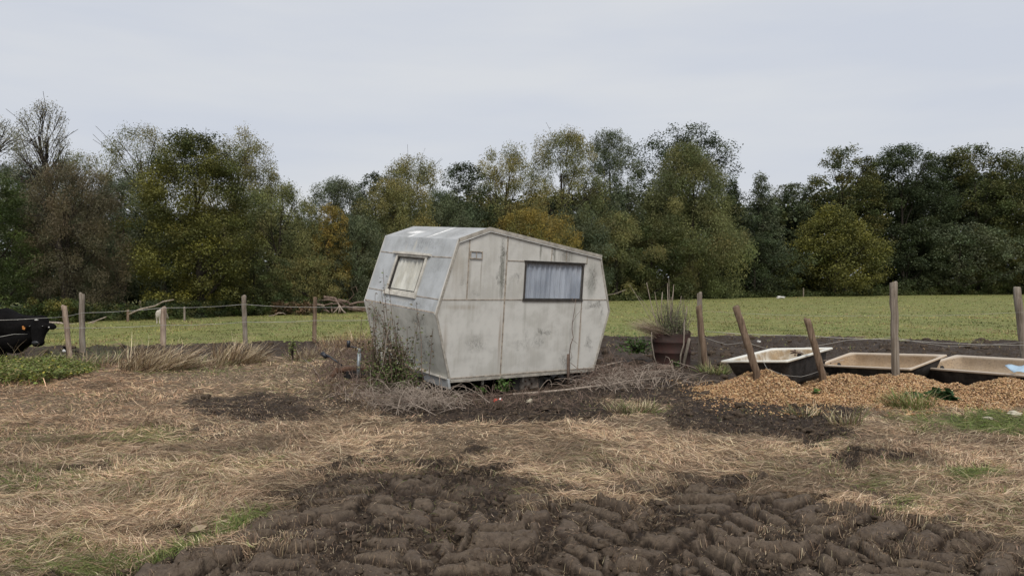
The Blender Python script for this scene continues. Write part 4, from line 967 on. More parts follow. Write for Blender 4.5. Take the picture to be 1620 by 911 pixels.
def bathtub(label, loc, eul, L, Wd, depth, mat, slope=.18, rim=.048, hole_side=1, fill=.46):
    o = empty('bathtub', loc); o.rotation_euler = eul; tag(o, label, 'bathtub', 'old bathtubs behind the wood chips')
    def loft(rings, flip=False):
        n = len(rings[0]); V = sum(rings, []); Q = [(i * n + k, i * n + (k + 1) % n, (i + 1) * n + (k + 1) % n, (i + 1) * n + k) for i in range(len(rings) - 1) for k in range(n)]
        return V, Q, n
    s = slope; depth0 = depth; depth = depth0 * fill
    rings = [rring(L, Wd, .02, -.028), rring(L + .004, Wd + .004, .025, -.006), rring(L - .012, Wd - .012, .022, 0), rring(L - 2 * rim + .03, Wd - 2 * rim + .03, .10, -.002), rring(L - 2 * rim, Wd - 2 * rim, .12, -.012),
             rring(L - 2 * rim - .02, Wd - 2 * rim - .015, .13, -.03), rring(L - 2 * rim - .10, Wd - 2 * rim - .05, .15, -depth * .45, 6, -s * .12), rring(L - 2 * rim - .24, Wd - 2 * rim - .11, .16, -depth * .82, 6, -s * .35),
             rring(L - 2 * rim - .36, Wd - 2 * rim - .2, .12, -depth * .97, 6, -s * .45), rring(L - 2 * rim - .6, Wd - 2 * rim - .4, .05, -depth, 6, -s * .45)]
    V, Q, n = loft(rings); b = MB(); b.add(V, Q + [tuple((len(rings) - 1) * n + k for k in range(n))]); t = b.build('basin', M[mat], o, True)
    t.modifiers.new('s', 'SUBSURF').render_levels = 1
    depth = depth0
    rings = [rring(L - .02, Wd - .02, .02, -.030), rring(L - 2 * rim + .04, Wd - 2 * rim + .04, .10, -.034), rring(L - 2 * rim + .03, Wd - 2 * rim + .02, .13, -.07), rring(L - 2 * rim - .05, Wd - 2 * rim - .01, .16, -depth * .5, 6, -s * .12),
             rring(L - 2 * rim - .20, Wd - 2 * rim - .07, .18, -depth * .84, 6, -s * .35), rring(L - 2 * rim - .34, Wd - 2 * rim - .17, .14, -depth - .01, 6, -s * .45), rring(L - 2 * rim - .6, Wd - 2 * rim - .4, .05, -depth - .03, 6, -s * .45)]
    V, Q, n = loft(rings); b = MB(); b.add(V, Q + [tuple((len(rings) - 1) * n + k for k in range(n))]); b.build('outer_shell', M['tubshell'], o, True)
    b = MB(); hx = hole_side * (L / 2 - rim - .05)
    b.lathe([(0, .004), (.026, .004), (.032, -.002), (.032, -.01)], 16, Matrix.Translation((hx, 0, -.10)) @ Matrix.Rotation(-hole_side * 1.35, 4, 'Y')); b.build('overflow', M['black_metal'], o, True)
    return o
tb1 = bathtub('cleanest white bathtub tipped up on the wood chips behind the leaning post', (3.666, 10.414, .465), (-.073, -.027, .862), 1.72, .90, .40, 'enamel_white', slope=-.32, rim=.06, fill=.85)
tb2 = bathtub('middle tan-stained bathtub behind the tallest upright post', (5.405, 11.192, .297), (.225, -.072, -1.174), 1.70, .75, .36, 'enamel_tan', hole_side=-1)
tb3 = bathtub('beige-stained bathtub cut by the right edge with a blue sheet on its corner', (6.312, 10.041, .364), (.202, -.050, -1.281), 1.70, .75, .36, 'enamel_tan2', hole_side=-1)
b = MB(); V = []
rr = random.Random(3)
nx, ny = 10, 8
for j in range(ny):
    for i in range(nx):
        V.append(((i / 9 - .5) * .34, (j / 7 - .5) * .28, .015 * math.sin(i * 1.1) * math.cos(j * .9) + .004 * rr.random()))
b.add(V, [(j * nx + i, j * nx + i + 1, (j + 1) * nx + i + 1, (j + 1) * nx + i) for j in range(ny - 1) for i in range(nx - 1)])
M['blue'] = simple('pale_blue_plastic', (.34, .46, .56), .45, .12, 6, 0, .2)
o = b.build('plastic_sheet', M['blue'], None, True); o.location = at(1622, 583, 9.36); o.rotation_euler = (.2, -.05, -.25); m_ = o.modifiers.new('t', 'SOLIDIFY'); m_.thickness = .006
tag(o, 'pale blue plastic sheet on the corner of the right-edge bathtub', 'plastic sheet')
# dead debris wedged in the white tub
b = MB(); 
for i in range(6):
    p = np.array([rr.uniform(-.04, .04) for _ in range(3)]); q = p + np.array([rr.uniform(-.09, .12), rr.uniform(-.05, .05), rr.uniform(-.03, .06)]); b.tube([p, (p + q) / 2 + .01, q], [.006, .014, .009], 6, True, .3, i)
o = b.build('twig_bundle', M['dead_wood'], None, True); o.location = at(1256, 558, 10.9); tag(o, 'small dark lump of twigs and leaves on the white bathtub', 'twigs')
b = MB()
for i in range(9):
    a = rr.uniform(-.2, .5); p = np.array([rr.uniform(-.3, .3), rr.uniform(-.05, .05), rr.uniform(-.05, .05)]); L = rr.uniform(.1, .24); b.box(p, (L, .05, .012), Matrix.Rotation(-a, 3, 'Y') @ Matrix.Rotation(rr.uniform(-.6, .6), 3, 'X'))
o = b.build('flaking_board', M['silver_wood'], None); o.location = at(1292, 571, 10.6); tag(o, 'split grey board pieces lodged between the white and middle bathtubs', 'boards')

# ------------------------------------------------------------------ wood chips
def chips():
    N = 15000; parts = []
    def pile_h(x, y):
        h = np.zeros_like(x)
        for cx, cy, rx, ry, a in [(3.20, 9.75, .50, .55, .38), (3.75, 9.2, .8, .35, .10), (4.30, 9.75, .50, .55, .32), (4.95, 9.7, .75, .55, .34), (4.75, 9.15, 1.0, .45, .14), (5.55, 9.45, .8, .5, .20), (6.02, 9.25, .50, .50, .36), (5.6, 8.95, .9, .4, .12), (6.9, 8.95, .9, .5, .14), (2.85, 9.3, .6, .4, .06), (5.6, 8.8, 1.2, .4, .06)]:
            h = np.maximum(h, a * np.exp(-(((x - cx) / rx) ** 2 + ((y - cy) / ry) ** 2)))
        return h * .84 - .035 + .05 * fbm(x * 2.2, y * 2.2, 3, 401) + .012 * fbm(x * 9, y * 9, 2, 402)
    xs = np.linspace(2.2, 8.2, 240); ys = np.linspace(8.2, 10.9, 130); Y, X = np.meshgrid(ys, xs, indexing='ij'); x = X.ravel(); y = Y.ravel()
    ph = pile_h(x, y); z = hz(x, y) + np.minimum(ph, .5); z = np.where(ph < .0, z - .08, z); z = z - .01
    i = np.arange(x.size).reshape(Y.shape); Q = np.stack([i[:-1, :-1], i[:-1, 1:], i[1:, 1:], i[1:, :-1]], -1).reshape(-1, 4)
    m = Mat('wood_chip_bed', .9, .1); v = m.vor(55, out='Color'); sp = m.N.new('ShaderNodeSeparateColor'); m.L.new(v, sp.inputs[0])
    c = m.cramp(sp.outputs[0], [(0, (.12, .07, .038)), (.5, (.30, .185, .105)), (1, (.44, .30, .18))]); m.color(m.mix(m.ramp(m.noise(3), .45, .7, 0, .6), c, (.16, .095, .05))); m.bump(m.vor(55), .9, .02)
    base = mesh_np('wood_chips', np.stack([x, y, z], 1), Q, m.m, None, True); tag(base, 'long low heap of fresh orange-brown wood chips along the bathtubs', None, None, 'stuff')
    N = 95000; x = rng.uniform(2.2, 8.1, N); y = rng.uniform(8.2, 10.8, N); ph = pile_h(x, y)
    k = (ph > .0) | (rng.random(N) < np.exp(np.minimum(ph, 0) * 60) * .30); x, y, ph = x[k], y[k], ph[k]; n = len(x)
    z = hz(x, y) + np.maximum(ph, 0) + rng.uniform(-.006, .014, n)
    P = np.stack([x, y, z], 1); nr = rng.normal(0, .5, (n, 3)); nr[:, 2] = 1; nr /= np.linalg.norm(nr, axis=1)[:, None]; d = rng.normal(0, 1, (n, 3)); d -= nr * (d * nr).sum(1)[:, None]; d /= np.linalg.norm(d, axis=1)[:, None]; s = np.cross(nr, d)
    L = rng.uniform(.004, .014, n)[:, None]; Wd = rng.uniform(.002, .007, n)[:, None]; th = nr * .004
    top = np.stack([P + d * L + s * Wd, P - d * L + s * Wd * .8, P - d * L - s * Wd, P + d * L * .9 - s * Wd * .9], 1) + th[:, None, :]; bot = top - 2.5 * th[:, None, :]
    V = np.concatenate([top, bot], 1).reshape(-1, 3); b8 = (np.arange(n) * 8)[:, None, None]
    Q = (b8 + np.array([[0, 1, 2, 3], [0, 4, 5, 1], [1, 5, 6, 2], [2, 6, 7, 3], [3, 7, 4, 0]])[None]).reshape(-1, 4)
    C = np.repeat(pal(n, [(.44, .27, .135), (.33, .19, .095), (.52, .35, .19), (.18, .105, .055), (.60, .45, .28)], [4, 4, 3, 3, 1]), 5, 0)
    o = mesh_np('loose_wood_chips', V, Q, M['chip'], None, False, C); tag(o, 'loose orange wood chips strewn over the heap', None, None, 'stuff')
chips()

# ------------------------------------------------------------------ barrel with dead plants
def barrel():
    Y = 12.75; k = Y / F; R = 29.5 * k; top = at(1062, 527, Y)[2]; x0 = (1062.5 - 810) * k; z0 = gz(x0, Y) - .02
    o = empty('oil_drum', (x0, Y, z0)); tag(o, 'rusty dark red half barrel planted with dead stalks and green sprigs', 'barrel')
    h = top - z0; n = 72; prof = []
    for t, dr in [(0, -.004), (.01, .006), (.03, 0), (.40, 0), (.42, .010), (.45, .012), (.48, 0), (.72, 0), (.74, .009), (.77, .009), (.79, 0), (.985, 0)]: prof.append((R + dr, h * t))
    V = []
    def rimz(a):   # torn rim, higher at the back right
        return h + .045 * max(0, math.cos(a - .5)) ** 3 + .006 * math.sin(a * 7) - .02 * math.exp(-((a - 4.3) / .25) ** 2)
    rings = prof + [('rim', .0)]; 
    for r_, z_ in prof: V += [(r_ * math.cos(2 * PI * q / n), r_ * math.sin(2 * PI * q / n), z_) for q in range(n)]
    for dr in (.0, -.006): V += [((R + dr) * math.cos(2 * PI * q / n), (R + dr) * math.sin(2 * PI * q / n), rimz(2 * PI * q / n)) for q in range(n)]
    V += [((R - .008) * math.cos(2 * PI * q / n), (R - .008) * math.sin(2 * PI * q / n), h * .6) for q in range(n)]
    m = len(V) // n; b = MB(); b.add(V, [(i * n + q, i * n + (q + 1) % n, (i + 1) * n + (q + 1) % n, (i + 1) * n + q) for i in range(m - 1) for q in range(n)])
    mt = Mat('rusted_red_paint', .75, .3); nn = mt.noise(4, 6, .7); n2 = mt.noise(22, 5, .7)
    c = mt.mix(mt.ramp(nn, .38, .62), (.046, .019, .015), (.034, .020, .016)); c = mt.mix(mt.ramp(n2, .52, .7, 0, .8), c, (.06, .03, .02)); mt.color(c); mt.bump(n2, .4, .006)
    b.build('shell', mt.m, o, True)
    b = MB(); b.lathe([(R - .01, h * .86), (R * .6, h * .9), (0, h * .92)], 36); b.build('soil', M['rusty'], o, True)
    pl = empty('potted_plants', (x0, Y, z0 + h * .9)); tag(pl, 'dead straw sheaf and twiggy green sprigs growing out of the barrel', 'plants')
    # stems
    b = MB(); lv = []
    r0 = random.Random(8)
    def px(u, v, Yo=0): return at(u, v, Y + Yo) - np.array([x0, Y, z0 + h * .9])
    for (u0, u1, v1, w) in [(1045, 1023, 447, .006), (1049, 1036, 462, .006), (1056, 1056, 448, .007), (1060, 1066, 450, .007), (1050, 1048, 462, .008), (1062, 1062, 470, .006), (1044, 996, 450, .003), (1050, 1010, 468, .003), (1070, 1078, 468, .004), (1080, 1087, 484, .008), (1078, 1077, 470, .003), (1056, 1040, 478, .004), (1066, 1058, 440, .003), (1074, 1100, 500, .003), (1052, 1028, 490, .004)]:
        p = px(u0, 530, r0.uniform(-.1, .1)); q = px(u1, v1, r0.uniform(-.15, .15)); md = (p + q) / 2 + np.array([r0.uniform(-.04, .04), 0, .03]); b.tube([p, md, q], [w * 1.5, w * 1.3, w * .8], 5)
    b.build('stalk', M['silver_wood'], pl, True)
    N = 520; a = rng.uniform(0, 1, N); x = rng.normal(-.02, .10, N); y = rng.normal(0, .09, N)
    az = np.pi + rng.normal(0, .22, N)
    V, Q, C = blades('', x, y, az, rng.uniform(.35, .72, N), rng.uniform(.006, .012, N), rng.uniform(.40, .85, N), rng.normal(0, .25, N), pal(N, [(.42, .33, .24), (.52, .43, .31), (.30, .23, .17)], [1, 1, 1]), None, z0=np.zeros(N) - .05, flat=.3, nseg=4)
    mesh_np('straw_sheaf', V, Q, M['blade'], pl, False, C)
    paths = []; P = []
    for i in range(170):
        p = np.array([r0.uniform(-.18, .24), r0.uniform(-.2, .2), 0]); a = r0.uniform(-.75, .6); L = r0.uniform(.18, .66); q = p + np.array([math.sin(a) * L * .6, r0.uniform(-.12, .12), L * math.cos(a)])
        md = (p + q) / 2 + np.array([r0.uniform(-.04, .04), r0.uniform(-.04, .04), 0]); paths.append((np.stack([p, md, q]), [.003, .0025, .002]))
        for s in np.linspace(.25, 1, 16): P.append((1 - s) ** 2 * p + 2 * s * (1 - s) * md + s * s * q + rng.normal(0, .018, 3))
    V, Q = tubes_np(paths, 4); mesh_np('twig', V, Q, M['pale_bark'], pl, True)
    P = np.array(P); V, Q = leaf_quads(P, .028, .5, .5); C = pal(len(P), [(.15, .18, .08), (.20, .22, .11), (.12, .14, .07)], [1, 1, 1]); mesh_np('leaves', V, Q, M['leaf'], pl, False, C)
    # two sticks leaning against the drum and a split log at its foot
    for i, (pts, w, lab) in enumerate([([(1076, 585), (1077, 562), (1082, 545), (1083, 505)], .014, 'crooked thin stick standing against the barrel'), ([(1081, 580), (1086, 558), (1091, 535)], .026, 'short thick peeled stick leaning on the right of the barrel'), ([(1041, 582), (1035, 565), (1031, 540), (1031, 525)], .012, 'dead stem bent against the left of the barrel')]):
        Yp = Y - R - .03; P = [at(u_, v_, Yp - .05 + .05 * j) for j, (u_, v_) in enumerate(pts)]; b = MB(); b.tube([q - P[0] for q in P], [w, w, w * .9, w * .7][:len(P)], 8, True, .15, i); s_ = b.build('stick', M['pale_bark'], None, True); s_.location = P[0]; tag(s_, lab, 'stick')
    b = MB(); b.tube([(-.12, 0, .03), (.0, .02, .05), (.15, .03, .05)], [.035, .05, .045], 9, True, .25, 3); s_ = b.build('log', M['dead_wood'], None, False); s_.location = (gp(1051, 574)[0] * .0 + at(1051, 577, 12.2)[0], 12.2, gz(at(1051, 577, 12.2)[0], 12.2)); tag(s_, 'short split brown log lying at the foot of the barrel', 'log')
barrel()
print('barrel', round(time.time() - T0, 1))

# ------------------------------------------------------------------ animals
def fuse(name, mb, voxel, mat, parent=None, it=6):
    o = mb.build(name, mat, parent, True)
    r = o.modifiers.new('remesh', 'REMESH'); r.mode = 'VOXEL'; r.voxel_size = voxel
    s = o.modifiers.new('smooth', 'SMOOTH'); s.factor = .6; s.iterations = it
    dg = bpy.context.evaluated_depsgraph_get(); me = bpy.data.meshes.new_from_object(o.evaluated_get(dg)); o.modifiers.clear(); o.data = me
    if not me.materials: me.materials.append(mat)
    me.polygons.foreach_set('use_smooth', np.ones(len(me.polygons), dtype=bool)); return o
def ell_(mb, c, r, R=None):
    V = []; n, m = 18, 12
    for i in range(1, m):
        for k in range(n):
            a = PI * i / m; b_ = 2 * PI * k / n; v = Vector((r[0] * math.sin(a) * math.cos(b_), r[1] * math.sin(a) * math.sin(b_), r[2] * math.cos(a))); V.append(v)
    V.append(Vector((0, 0, r[2]))); V.append(Vector((0, 0, -r[2])))
    Fs = [(i * n + k, (i + 1) * n + k, (i + 1) * n + (k + 1) % n, i * n + (k + 1) % n) for i in range(m - 2) for k in range(n)]
    Fs += [(len(V) - 2, k, (k + 1) % n) for k in range(n)] + [(len(V) - 1, (m - 2) * n + (k + 1) % n, (m - 2) * n + k) for k in range(n)]
    if R: V = [R @ v for v in V]
    mb.add([v + Vector(c) for v in V], Fs)
def coat(name, a, b_, rough=.75):
    m = Mat(name, rough, .08); n = m.noise(5, 5, .6); n2 = m.noise(60, 4, .6, m.co('Object', (1, 1, .3))); m.color(m.mix(m.ramp(m.math('ADD', m.math('MULTIPLY', n, .5), m.math('MULTIPLY', n2, .5)), .4, .62), a, b_)); m.bump(n2, .4, .006); return m.m
M['black_coat'] = coat('black_cow_hair', (.0040, .0036, .0036), (.0085, .0076, .0076), .9)
M['white_coat'] = coat('off_white_hair', (.42, .37, .30), (.55, .50, .43), .9)
def cow():
    Y = 13.2; k = Y / F; hx, _, hzv = at(62, 523, Y - .25)
    o = empty('cow', (hx - .9, Y, gz(hx - .9, Y))); g = o.location.z; hh = hzv - g
    tag(o, 'black cow with orange ear tag looking over the left fence', 'cow')
    top = at(5, 488, Y)[2] - g; by = 0.0
    b = MB()
    # trunk lies along -x, slightly turned away; head at +x turned to the camera
    ell_(b, (.05, .0, top - .36), (.42, .29, .35)); ell_(b, (-.45, .10, top - .38), (.50, .33, .35)); ell_(b, (-.98, .18, top - .34), (.40, .30, .30)); ell_(b, (-.05, .0, top - .14), (.36, .15, .145)); ell_(b, (.20, -.02, top - .50), (.28, .22, .24))
    ell_(b, (-.5, .1, top - .52), (.46, .27, .24))
    b.tube([(.10, -.02, top - .26), (.45, -.06, hh + .03), (.80, -.14, hh + .10)], [.29, .235, .15], 16); b.tube([(.10, -.02, top - .52), (.45, -.08, hh - .16), (.76, -.14, hh - .05)], [.25, .20, .13], 16); ell_(b, (.34, -.06, top - .58), (.26, .16, .20))
    # head: broad poll and tapering muzzle pointing down and to the camera
    b.tube([(.87, -.12, hh + .19), (.885, -.20, hh + .12), (.905, -.27, hh + .0), (.925, -.33, hh - .12), (.94, -.36, hh - .20)], [.105, .135, .125, .095, .088], 18)
    ell_(b, (.94, -.38, hh - .205), (.088, .07, .062)); ell_(b, (.93, -.29, hh - .19), (.075, .07, .075)); ell_(b, (.81, -.17, hh + .02), (.075, .10, .12)); ell_(b, (.96, -.2, hh + .06), (.07, .09, .11))
    for sx in (-1, 1): ell_(b, (.895 + sx * .10, -.27, hh + .075), (.028, .03, .026))
    # legs with joints
    for (lx, ly, fr) in ((.12, -.14, 1), (.02, .16, 1), (-1.02, -.04, 0), (-1.12, .34, 0)):
        if fr: b.tube([(lx, ly, top - .55), (lx + .01, ly, .33), (lx - .01, ly, .27), (lx, ly, .07), (lx + .02, ly, .0)], [.12, .062, .056, .042, .058], 12)
        else: b.tube([(lx, ly, top - .40), (lx + .10, ly, top - .60), (lx - .12, ly, .30), (lx - .06, ly, .09), (lx - .03, ly, .0)], [.19, .13, .058, .045, .058], 12)
    b.tube([(-1.34, .22, top - .15), (-1.42, .24, top - .3), (-1.41, .24, .25)], [.03, .022, .016], 8); ell_(b, (-1.41, .24, .2), (.035, .035, .09))
    # ears
    for sx in (-1, 1):
        c = (.895, -.27, hh + .105); R = Matrix.Rotation(sx * .14, 3, 'Y')
        V = []
        for t in np.linspace(0, 1, 8):
            ww = .062 * math.sin(PI * (t * .86 + .14)) ** .7; x_ = c[0] + sx * (.10 + t * .20); z_ = c[2] - .01 - .045 * t
            V.append((x_, c[1], z_, ww))
        b.tube([(v[0], v[1], v[2]) for v in V], [max(.012, v[3] * .62) for v in V], 10)
        ell_(b, (c[0] + sx * .215, c[1], c[2] - .03), (.10, .026, .062), R)
    fuse('body', b, .014, M['black_coat'], o, 4)
    b = MB()
    EM = simple('cow_eye', (.01, .008, .006), .1, .1, 4, 0, 0, .6)
    for sx in (-1, 1):
        b = MB(); ell_(b, (.895 + sx * .108, -.335, hh + .078), (.019, .016, .017)); b.build('eye', EM, o, True)
    b = MB(); ell_(b, (.942, -.437, hh - .195), (.062, .022, .036)); mz = b.build('muzzle', simple('cow_nose', (.018, .018, .02), .4, .2, 20, 0, .2, .5), o, True)
    if 0: b.build('eye', simple('cow_eye', (.01, .008, .006), .1, .1, 4, 0, 0, .6), o, True)
    for sx in (-1, 1):
        b = MB(); ell_(b, (.942 + sx * .032, -.458, hh - .188), (.012, .008, .009)); b.build('nostril', M['plastic_black'], mz, True)
    b = MB(); b.box((.895 - .21, -.335, hh + .045), (.045, .006, .042), Matrix.Rotation(.35, 3, 'Y')); b.box((.895 - .22, -.337, hh + .07), (.03, .008, .03)); t = b.build('ear_tag', simple('orange_tag', (.50, .20, .05), .5, .1, 4), o, False, .004); t['label'] = 'orange plastic tag in the ear nearer the left edge'
    b = MB(); b.box((.895 + .205, -.315, hh + .065), (.02, .006, .018)); t = b.build('ear_tag', simple('pale_tag', (.6, .58, .55), .5, .1, 4), o); t['label'] = 'small white metal tag in the ear nearer the posts'
    b = MB(); ell_(b, (.885, -.305, hh + .185), (.034, .03, .014)); b.build('forehead_patch', simple('white_hair', (.5, .48, .45), .9, .3, 40), o, True)
cow()
def pale_animal():
    Y = 24.8; p = at(252.5, 508, Y); o = empty('sheep', (p[0], Y, 0)); tag(o, 'small off-white farm animal seen from behind, half hidden by the pale post', 'sheep'); b = MB()
    h = at(254, 488, Y)[2]
    ell_(b, (0, .12, h - .17), (.095, .26, .16)); ell_(b, (0, -.08, h - .19), (.092, .12, .15))
    for lx, ly in ((-.045, -.1), (.045, -.1), (-.045, .3), (.045, .3)): b.tube([(lx, ly, h - .26), (lx, ly, .12), (lx, ly, -.02)], [.05, .025, .025], 8)
    b.tube([(0, .32, h - .14), (.0, .45, h - .25), (.0, .55, h - .36)], [.07, .06, .045], 10); b.tube([(0, -.19, h - .09), (.01, -.21, h - .3)], [.022, .016], 8)
    fuse('body', b, .014, M['white_coat'], o, 4)
pale_animal()
def bird():
    Y = 14.4; p = at(105.5, 556, Y); o = empty('magpie', (p[0] - .01, Y, gz(p[0], Y) + .0)); g = p[2] - o.location.z; tag(o, 'small black and white bird on the mud beside the short leaning post', 'bird'); b = MB()
    ell_(b, (0, 0, g + .02), (.055, .05, .05)); ell_(b, (-.03, -.01, g + .08), (.03, .03, .03)); b.tube([(.03, 0, g), (.2, .06, g - .01)], [.025, .010], 8); b.tube([(-.05, -.01, g + .08), (-.085, -.02, g + .075)], [.010, .003], 6); b.tube([(0, 0, g), (0, 0, 0)], .006, 6)
    fuse('body', b, .006, M['black_coat'], o, 3)
    b = MB(); ell_(b, (-.022, -.018, g + .012), (.045, .045, .036)); b.build('breast', simple('white_feather', (.6, .59, .57), .8, .1, 30), o, True)
bird()

# ------------------------------------------------------------------ dead wood
def branchy(label, pts_list, mat, Y, name='fallen_branch', cat='branch', group=None):
    P0 = at(pts_list[0][0][0][0], pts_list[0][0][0][1], Y); b = MB()
    for i, (pts, w0, w1, dy) in enumerate(pts_list):
        n = len(pts); yy = [Y + dy * j / max(1, n - 1) for j in range(n)]; P = [at(u, v, y_) - P0 for (u, v), y_ in zip(pts, yy)]
        b.tube(P, list(np.linspace(w0, w1, n) * Y / F / 2), 9, True, .22, i)
    o = b.build(name, M[mat], None, True); o.location = P0; tag(o, label, cat, group); return o
branchy('heap of a fallen reddish-brown tree with bleached branches at the pasture edge', [
    ([(512, 470), (528, 472), (540, 480), (552, 489), (575, 492)], 5, 4, .8), ([(535, 475), (548, 477), (560, 486), (600, 490)], 5, 4, .3), ([(505, 476), (520, 474), (540, 479)], 3, 3, -.3), ([(530, 472), (537, 484), (538, 494)], 5, 3, -.5), ([(536, 487), (530, 492), (526, 496)], 3, 1.5, -.6),
    ([(537, 485), (542, 492), (546, 496)], 2.5, 1.2, -.5), ([(536, 486), (536, 496)], 2.5, 1.4, -.5), ([(538, 483), (534, 480), (508, 483)], 2.5, 1.2, -.6), ([(552, 482), (566, 478), (600, 477)], 4, 3, .5), ([(545, 484), (560, 488), (590, 494)], 3.5, 3, -.6), ([(520, 492), (530, 488), (545, 485)], 4, 3, -.5),
    ([(502, 496), (512, 490), (520, 493)], 2.2, 1.4, -.9), ([(484, 496), (490, 484), (500, 480), (514, 483)], 1.6, 2.2, -1.0), ([(514, 483), (525, 480)], 3, 3, -.6), ([(512, 486), (521, 494)], 2, 1.2, -.9), ([(545, 480), (553, 474), (560, 466), (556, 456), (563, 453), (566, 462)], 1.8, .8, -.2), ([(524, 484), (525, 493)], 2.2, 2, -.9)], 'dead_wood', 32.5, 'fallen_tree', 'fallen tree')
branchy('bleached curved branch of the fallen tree touching the grass', [([(483, 497), (489, 486), (497, 481), (513, 484)], 1.6, 2.0, .2)], 'silver_wood', 31.2)
branchy('pale roots spread like a claw at the foot of the fallen tree', [([(537, 484), (531, 492), (526, 496)], 2.5, 1.2, .1), ([(537, 484), (542, 491), (547, 495)], 2.5, 1.2, -.1), ([(538, 486), (535, 496)], 2.2, 1.4, 0), ([(537, 484), (534, 478)], 2.5, 1, .1)], 'silver_wood', 31.4, 'dead_root', 'roots')
branchy('long pale branch rising diagonally behind the pale post', [([(204, 497), (222, 489), (245, 484), (258, 477), (275, 474)], 3, 1.8, .2)], 'silver_wood', 25.6)
branchy('pale fallen limb lying behind the cow ear and leaning posts', [([(74, 510), (95, 511), (102, 513), (134, 513), (150, 508), (168, 501)], 4, 2, .4), ([(134, 513), (142, 514), (150, 509)], 2, 1, .2)], 'silver_wood', 24.6)
branchy('small curved dead branch lying on the pasture near the hedge', [([(425, 500), (433, 499), (440, 495), (448, 495), (452, 498)], 1.5, 1.5, .2)], 'silver_wood', 29)
branchy('bare twig reaching out behind the caravan rear', [([(955, 468), (975, 464), (990, 458)], 1.2, .6, .1)], 'silver_wood', 14.5)
def stick(label, pts, Y, r, mat='silver_wood', dY=None, name='stick', cat='stick', group=None):
    P = [at(u, v, Y + (dY[i] if dY else 0)) for i, (u, v) in enumerate(pts)]; b = MB(); b.tube([p - P[0] for p in P], list(np.linspace(r, r * .6, len(P))), 7, True, .15, 1); o = b.build(name, M[mat], None, True); o.location = P[0]; tag(o, label, cat, group); return o
def gstick(label, pts, r, mat='silver_wood', lift=.02, **kw):
    P = []
    for u, v in pts:
        p = gp(u, v); p[2] = gz(p[0], p[1]) + lift + r; P.append(p)
    b = MB(); b.tube([p - P[0] for p in P], list(np.linspace(r, r * .55, len(P))), 7, True, .15, 1); o = b.build(kw.get('name', 'stick'), M[mat], None, True); o.location = P[0]; tag(o, label, kw.get('cat', 'stick'), kw.get('group')); return o
gstick('long grey-white pole on the ground behind the caravan wheel side', [(812, 622), (850, 619), (900, 617), (950, 613), (1000, 611), (1042, 608)], .018, lift=.04)
gstick('short pale pole crossing the long one right of the caravan', [(985, 612), (1000, 606), (1030, 600), (1052, 598)], .016, lift=.05)
gstick('grey batten lying by the rear corner of the caravan', [(945, 592), (965, 589), (985, 588)], .018, lift=.12)
gstick('second grey batten stacked by the rear corner of the caravan', [(947, 597), (970, 593), (990, 595)], .016, lift=.10)
gstick('brown branch half buried in front of the caravan wheel', [(735, 615), (770, 622), (812, 620), (850, 622)], .014, 'dead_wood', .03)
gstick('pale bent twig crossing the straw left of the caravan', [(478, 570), (494, 592), (511, 616)], .008, 'silver_wood', .04)
gstick('bleached stick on the twig heap before the caravan nose', [(655, 617), (668, 632), (683, 650)], .010, 'silver_wood', .06)
gstick('long thin twig on the straw left of the twig heap', [(520, 636), (560, 628), (600, 622)], .006, 'silver_wood', .04)
b = MB(); Yv = 10.95
# sapling in front of the side wall
P = [at(899, 606, 11.12), at(899, 560, 11.2)]; b.tube([p - P[0] for p in P], [.022, .018], 8, True, .12); o = b.build('stake', M['dead_wood'], None, True); o.location = P[0]; tag(o, 'short brown stake standing against the caravan side below the window', 'stake')
def sapling():
    Yv = 11.2; P0 = at(901, 600, Yv); b = MB()
    L = lambda pts, r0, r1: b.tube([at(u, v, Yv - .03) - P0 for u, v in pts], list(np.linspace(r0, r1, len(pts))), 6, True, .1)
    L([(901, 600), (901, 560), (903, 545), (907, 534), (905, 520), (906, 508), (909, 490), (911, 472)], .008, .004); L([(904, 536), (909, 540), (914, 544)], .003, .002); L([(905, 512), (911, 500), (922, 487)], .003, .0015); L([(908, 480), (906, 474), (905, 470)], .003, .002); L([(903, 574), (915, 584), (928, 596)], .005, .004); L([(903, 556), (905, 565), (903, 568)], .003, .003)
    o = b.build('sapling', M['dead_wood'], None, True); o.location = P0; tag(o, 'thin dead sapling growing up the caravan side under the side window', 'sapling')
sapling()

def bramble(label, items, Yb, leafn, cols, seed, name='bramble', spread=.15, ls=.03, rad=.004, mat='dead_wood', up=.4):
    """items: pixel polylines of stems with depth; leaves strewn on them"""
    r0 = random.Random(seed); P0 = at(items[0][0][0], items[0][0][1], Yb); o = empty(name, P0); paths = []; P = []
    for pts in items:
        yo = r0.uniform(-spread, spread); Q = np.array([at(u, v, Yb + yo + (j * .0)) for j, (u, v) in enumerate(pts)]) - P0
        if len(Q) == 2: Q = np.stack([Q[0], (Q[0] + Q[1]) / 2 + np.array([r0.uniform(-.05, .05), 0, .02]), Q[1]])
        paths.append((Q, np.linspace(rad * 1.3, rad * .6, len(Q))))
        for _ in range(leafn):
            s = r0.random() * (len(Q) - 1); i = min(int(s), len(Q) - 2); P.append(Q[i] + (Q[i + 1] - Q[i]) * (s - i) + np.array([r0.gauss(0, .035), r0.gauss(0, .035), r0.gauss(0, .03)]))
    V, Q = tubes_np(paths, 5); mesh_np('stem', V, Q, M[mat], o, True)
    if P:
        P = np.array(P); V, Q = leaf_quads(P, ls, .6, up); mesh_np('leaves', V, Q, M['leaf'], o, False, pal(len(P), cols, [1] * len(cols), .25))
    return tag(o, label, 'bramble')
r0 = random.Random(2)
GR = [(.09, .12, .035), (.12, .15, .05), (.07, .09, .03), (.16, .13, .07)]
DR = [(.16, .11, .07), (.12, .085, .06), (.12, .12, .05)]
